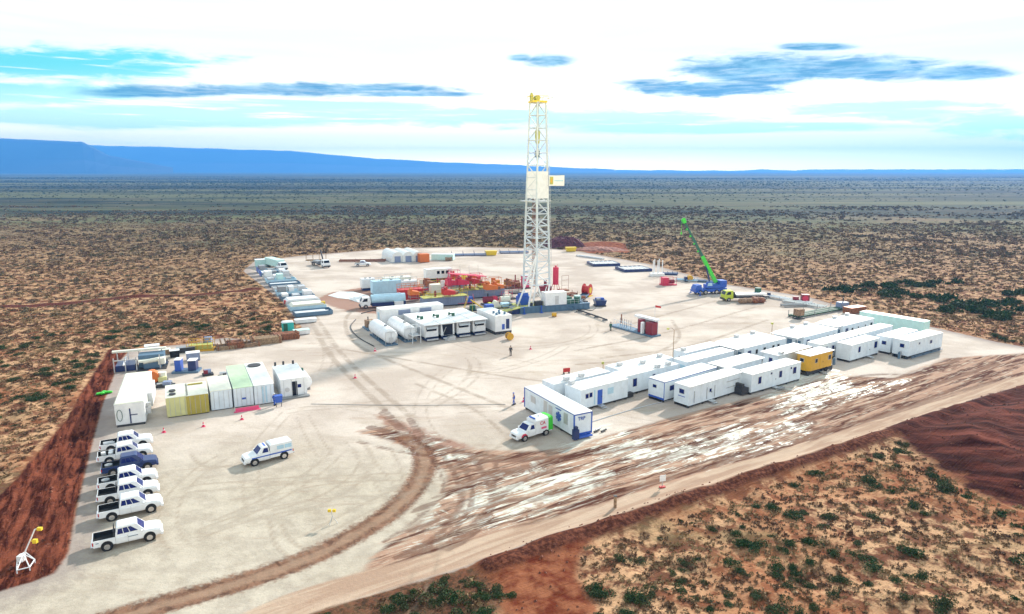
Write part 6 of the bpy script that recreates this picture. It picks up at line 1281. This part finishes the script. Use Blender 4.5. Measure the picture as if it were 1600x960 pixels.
# lamp stand on the red strip
A3 = [P(27, 897), P(47, 892), P(55, 880), P(40, 868), P(28, 875)]; pc = P(38, 884)
t = thing('lamp_stand', 'white pipe frame stand with yellow lamps on the ripped red earth at the lower left', 'lamp stand', (pc.x, pc.y, 0), 0)
pts = [(a - pc) + Vector((0, 0, .32)) for a in A3]; q = MB(); [q.bar(pts[k], pts[(k + 1) % 5], .05) for k in range(5)]; cen_ = sum(pts, Vector()) / 5
[q.bar(pts[k], cen_ + Vector((-.15, .15, .55)), .045) for k in range(5)]; [q.bar(p_, p_ - Vector((0, 0, .3)), .05) for p_ in pts]; q.build('frame', 'white', t)
top = Vector((.55, 1.0, 2.7)); bs = cen_ + Vector((-.15, .15, .4)); q = MB(); q.bar(bs, top, .055); q.bar(top, top + Vector((.35, 0, .1)), .045); q.build('pole', 'white', t)
q = MB(); q.box(-.5, -.05, -.1, .4, .35, .85); q.build('battery_box', 'white', t)
q = MB(); c_ = top + Vector((.35, 0, .05)); q.box(c_.x - .12, c_.x + .25, c_.y - .12, c_.y + .12, c_.z - .12, c_.z + .12); q.build('lamp', 'yellow', t)
c_ = bs.lerp(top, .55) + Vector((.4, 0, 0)); q = MB(); q.box(c_.x - .12, c_.x + .22, c_.y - .12, c_.y + .12, c_.z - .16, c_.z + .16); q.bar(c_ - Vector((.4, 0, 0)), c_, .03); q.build('lamp', 'yellow', t)
# tripod lamp on the pad
p = P(520, 818); t = thing('tripod_lamp', 'small yellow headed tripod lamp standing alone on the near pad', 'tripod lamp', p, 0)
for a in range(3): q = MB(); q.bar((.45 * math.cos(a * 2.1), .45 * math.sin(a * 2.1), 0), (0, 0, .75), .03); q.build('leg', 'lgrey', t)
q = MB(); q.bar((0, 0, .7), (-.1, 0, 1.25), .03); q.build('stem', 'lgrey', t)
for dx in (-.38, .05): q = MB(); q.box(dx, dx + .28, -.1, .1, 1.15, 1.4); q.build('lamp', 'yellow', t)
# vent pipes behind the medical container
t = thing('pipe_heap', 'small heap of grey pipe bends on the white puddle beside the medical container', 'pipes', P(928, 677), R(20)); [MB().cyl((x, y, .15), (x + .9, y + .4, .2), .12, 8).build('pipe', 'lgrey' if k % 2 else 'dark', t) for k, (x, y) in enumerate(((0, 0), (.5, .5), (.9, -.2)))]
# cable on the pad between the medical container and the front trailers
pa, pb = P(925, 660), P(1058, 624); o = MB(); pr = pa + Vector((0, 0, .06))
for k in range(1, 13): f = k / 12; cu_ = pa.lerp(pb, f) + Vector((0, .5 * math.sin(f * 3.1), .06)); o.bar(pr, cu_, .06); pr = cu_
tag(o.build('cable', 'lgrey'), 'pale cable lying on the ground from the medical container to the front trailers', 'cable')

# ------------------------------------------------------------------ people
def person(label, px, py, rz, suit, hat='white', walk=.25):
    p = P(px, py); t = thing('person', label, 'person', (p.x, p.y, 0), rz, None)
    w_ = walk
    J = {'pel': (0, 0, .96), 'che': (.02, 0, 1.28), 'nec': (.02, 0, 1.50), 'hea': (.04, 0, 1.66), 'top': (.03, 0, 1.76),
         'lh': (0, .10, .92), 'lk': (w_ * .6, .11, .50), 'la': (w_ * .55, .11, .08), 'lt': (w_ * .55 + .18, .12, .04), 'rh': (0, -.10, .92), 'rk': (-w_ * .25, -.11, .50), 'ra': (-w_ * .95, -.11, .11), 'rt': (-w_ * .95 + .17, -.12, .04),
         'ls': (.01, .20, 1.42), 'le': (-.05, .26, 1.13), 'lw': (.08, .25, .90), 'lf': (.13, .245, .80), 'rs': (.01, -.20, 1.42), 're': (-.02, -.26, 1.13), 'rw': (.12, -.26, .91), 'rf': (.18, -.25, .82)}
    E_ = [('pel', 'che'), ('che', 'nec'), ('nec', 'hea'), ('hea', 'top'), ('pel', 'lh'), ('lh', 'lk'), ('lk', 'la'), ('la', 'lt'), ('pel', 'rh'), ('rh', 'rk'), ('rk', 'ra'), ('ra', 'rt'), ('che', 'ls'), ('ls', 'le'), ('le', 'lw'), ('lw', 'lf'), ('che', 'rs'), ('rs', 're'), ('re', 'rw'), ('rw', 'rf')]
    rad = dict(pel=.15, che=.16, nec=.06, hea=.10, top=.075, lh=.10, rh=.10, lk=.065, rk=.065, la=.045, ra=.045, lt=.035, rt=.035, ls=.065, rs=.065, le=.048, re=.048, lw=.032, rw=.032, lf=.03, rf=.03)
    def skin(name, keys, grow, m):
        ks = [k for k in J if k in keys]; me = bpy.data.meshes.new(name); me.from_pydata([J[k] for k in ks], [(ks.index(a), ks.index(b)) for a, b in E_ if a in keys and b in keys], [])
        o = bpy.data.objects.new(name, me); C.objects.link(o); o.parent = t; sk = o.modifiers.new('skin', 'SKIN')
        if not me.skin_vertices: me.skin_vertices.new() if hasattr(me.skin_vertices, 'new') else None
        bm_ = None
        import bmesh
        bm_ = bmesh.new(); bm_.from_mesh(me); lay = bm_.verts.layers.skin.verify()
        for v, k in zip(bm_.verts, ks): v[lay].radius = (rad[k] + grow, rad[k] + grow); v[lay].use_root = k == 'pel'
        bm_.to_mesh(me); bm_.free(); sb = o.modifiers.new('sub', 'SUBSURF'); sb.levels = sb.render_levels = 1
        me.materials.append(M[m]); return o
    body = skin('body', set(J), 0, 'skin')
    skin('coverall', set(J) - {'hea', 'top', 'lf', 'rf', 'lt', 'rt', 'nec'}, .014, suit)
    q = MB(); q.sphere((.04, 0, 1.74), .125, 12, 8, .75); q.cyl((.07, 0, 1.72), (.07, 0, 1.735), .16, 14); q.build('helmet', hat, t)
    for s, k in ((1, 'l'), (-1, 'r')): f = Vector(J[k + 'a']); g_ = Vector(J[k + 't']); q = MB(); q.box(f.x - .08, g_.x + .06, f.y - .055, f.y + .055, f.z - .08 if k == 'l' else f.z - .09, f.z + .06); q.build('boot', 'black', t)
    return t
person('person in a blue coverall walking left of the medical container', 803, 633, R(200), 'blue', 'blue'); person('person in dark clothing standing on the open pad in front of the generators', 798, 556, R(90), 'dark', 'dark', .05)
person('person in dark green clothing at the left end of the manifold skid', 954, 517, R(60), 'dgreen', 'dark', .1)
person('person in blue beside the blue bin at the workshop container', 429, 634, R(60), 'blue', 'white', .1)

# ------------------------------------------------------------------ more of the clutter round the rig
def litter(names, spots, group):
    pass
skid_unit('teal and white pump block behind the doghouse on the skid', 900, 474, 3.4, 2.0, R(25), [('b', 'block', 'turq', (.3, 1.6, .3, 1.7, .3, 1.7)), ('c', 'motor', 'rust', ((1.8, 1, 1.0), (3.1, 1, 1.0), .5, 10))], 'dark')
skid_unit('red and grey pipe manifold between the mud tanks and the mast', 782, 470, 4.6, 2.4, R(24), [('l', 'pipework', 'crimson', [((x, .6, .3), (x, .6, 2.3)) for x in (.5, 1.5, 2.5, 3.5)] + [((.5, .6, 2.3), (3.5, .6, 2.3)), ((.5, 1.9, 1.3), (4.2, 1.9, 1.3))]), ('b', 'valve_block', 'cream', (1.6, 3.4, 1.0, 2.1, .3, 1.2))], 'dark')
skid_unit('cream coloured tank with a pipe beside the foot of the mast leg', 781, 477, 3.6, 2.4, R(24), [('c', 'tank', 'cream', ((.6, 1.2, 1.1), (3.0, 1.2, 1.1), .8, 14)), ('c', 'pipe', 'lgrey', ((1.8, 1.2, 1.9), (1.8, 1.2, 2.8), .12, 8))], 'dark')
skid_unit('orange and brown pump pair at the back of the mud tanks near the mast', 790, 452, 5.0, 2.4, R(24), [('b', 'left_pump', 'orange', (.3, 2.0, .3, 2.0, .3, 2.4)), ('b', 'right_pump', 'rust', (2.6, 4.4, .3, 2.0, .3, 2.0)), ('c', 'stack', 'maroon', ((3.4, 1.1, 2.0), (3.4, 1.1, 3.6), .18, 8))], 'dark')
skid_unit('pink framed pump cabinet standing behind the blue drawworks', 816, 452, 2.6, 2.2, R(20), [('b', 'cabinet', 'pink', (.3, 2.2, .3, 1.9, .3, 3.4)), ('b', 'lid', 'lgrey', (.2, 2.3, .2, 2.0, 3.4, 3.6))], 'dark')
crate('small white box on the ground between the tanker truck and the red hopper', 618, 481, (2.0, 1.4), 'white', 1.3)
skid_unit('orange rail frame with hoses left of the cream box unit', 650, 468, 4.0, 2.2, R(24), [('l', 'rail', 'orange', [((x, y, .3), (x, y, 3.2)) for x in (.1, 2, 3.9) for y in (.1, 2.1)] + [((.1, y, z), (3.9, y, z)) for y in (.1, 2.1) for z in (1.7, 3.2)]), ('b', 'pump', 'rust', (.8, 2.6, .6, 1.7, .3, 1.5)), ('c', 'hose', 'crimson', ((.3, .4, 2.0), (3.7, 1.6, 2.2), .18, 8))], 'dark')
skid_unit('yellow ladder frame leaning behind the generator roof', 724, 488, 3.4, 1.4, R(20), [('l', 'ladder', 'yellow', [((.2, .3, .3), (1.4, .3, 3.6)), ((.2, 1.0, .3), (1.4, 1.0, 3.6))] + [((.2 + .3 * k, .3, .3 + .82 * k), (.2 + .3 * k, 1.0, .3 + .82 * k)) for k in range(5)]), ('b', 'box', 'dgreen', (1.8, 3.0, .2, 1.2, .3, 1.3))], 'dark')
def stack_unit(label, px, py, m1, m2, h_=4.2, s=1.):
    skid_unit(label, px, py, 3.0 * s, 2.2 * s, R(24), [('l', 'frame', m1, [((x, y, .3), (x, y, h_)) for x in (.1, 2.9 * s) for y in (.1, 2.1 * s)] + [((.1, y, z), (2.9 * s, y, z)) for y in (.1, 2.1 * s) for z in (h_ * .5, h_)] + [((x, .1, z), (x, 2.1 * s, z)) for x in (.1, 2.9 * s) for z in (h_ * .5, h_)]),
        ('c', 'vessel', m2, ((1.0 * s, 1.1 * s, h_ * .5), (1.0 * s, 1.1 * s, h_ * .95), .6 * s, 12)), ('b', 'cabinet', m1, (1.8 * s, 2.7 * s, .5, 1.7 * s, h_ * .52, h_ * .8)), ('c', 'header_pipe', m2, ((.1, .4, h_ * .4), (2.9 * s, .4, h_ * .4), .16, 8))], 'dark', 'process_unit', 'equipment')
stack_unit('tall crimson framed unit directly right of the white cabin with three windows', 704, 452, 'crimson', 'red', 5.0)
stack_unit('crimson framed unit with an orange vessel, right of the yellow domed tank', 738, 455, 'crimson', 'orange', 4.6)
stack_unit('orange framed unit with a rust vessel above the tan mud pump', 746, 462, 'orange', 'rust', 4.2)
stack_unit('orange framed unit at the right end of the mud tanks', 768, 458, 'orange', 'orange', 4.0)
stack_unit('red framed unit with a white vessel in front of the white cabin', 688, 461, 'red', 'white', 3.8)
stack_unit('rust framed unit with a cream vessel right of the red hopper', 656, 460, 'orange', 'cream', 3.8)
stack_unit('brown framed unit with a dark vessel between the orange units and the mast', 800, 460, 'rust', 'maroon', 3.6)
stack_unit('violet framed unit with a blue vessel behind the generator roof', 700, 476, 'greyblue', 'blue', 3.2)
# hoses and cables trailing over the pad round the plant
def hose(label, pts, r=.08, m='dark', name='hose'):
    pp = [P(*a) for a in pts]; q = MB(); prev = None; n = len(pp)
    ext = [2 * pp[0] - pp[1]] + pp + [2 * pp[-1] - pp[-2]]
    for i in range(1, n):
        for j in range(6):
            t_ = j / 6; a, b, c, d_ = ext[i - 1], ext[i], ext[i + 1], ext[i + 2]
            v = .5 * (2 * b + (c - a) * t_ + (2 * a - 5 * b + 4 * c - d_) * t_ * t_ + (3 * b - a - 3 * c + d_) * t_ ** 3) + Vector((0, 0, r + .02))
            if prev is not None: q.cyl(prev, v, r, 6)
            prev = v
    return tag(q.build(name, m), label, name)
hose('black hose curling on the pad in front of the mud tanks', ((640, 486), (600, 492), (586, 486), (560, 492)), .1)
hose('black cable from the rig skid to the small blue skip', ((898, 489), (910, 484), (924, 486), (932, 481)), .08, 'dark', 'cable')
hose('dark hose looping behind the pair of white fuel tanks', ((556, 500), (548, 512), (560, 528), (590, 545)), .09)
hose('grey pipe lying across the bare pad from the rig towards the red reel', ((880, 470), (896, 463), (912, 466)), .12, 'rust', 'pipe')
hose('thin cable stretched over the pad from the container row to the medical container', ((486, 632), (640, 634), (820, 632)), .035, 'grey', 'cable')
# lived-in details on the front row: gas bottles, cable boxes and mats beside the trailers
def bottle(label, a, b):
    t = thing('gas_bottles', label, 'gas bottles', AB(a, b), hc)
    for k in range(2): q = MB(); q.cyl((k * .45, 0, 0), (k * .45, 0, 1.1), .19, 10); q.cyl((k * .45, 0, 1.1), (k * .45, 0, 1.28), .08, 8); q.build('bottle', 'lgrey' if k else 'steelblue', t)
bottle('pair of gas bottles at the right end of the nearest front trailer', 83.9, 57.0)
bottle('pair of gas bottles between the ochre trailer and the short white one', 108.5, 57.6)
bottle('pair of gas bottles at the left end of the rightmost front trailer', 121.2, 53.0)
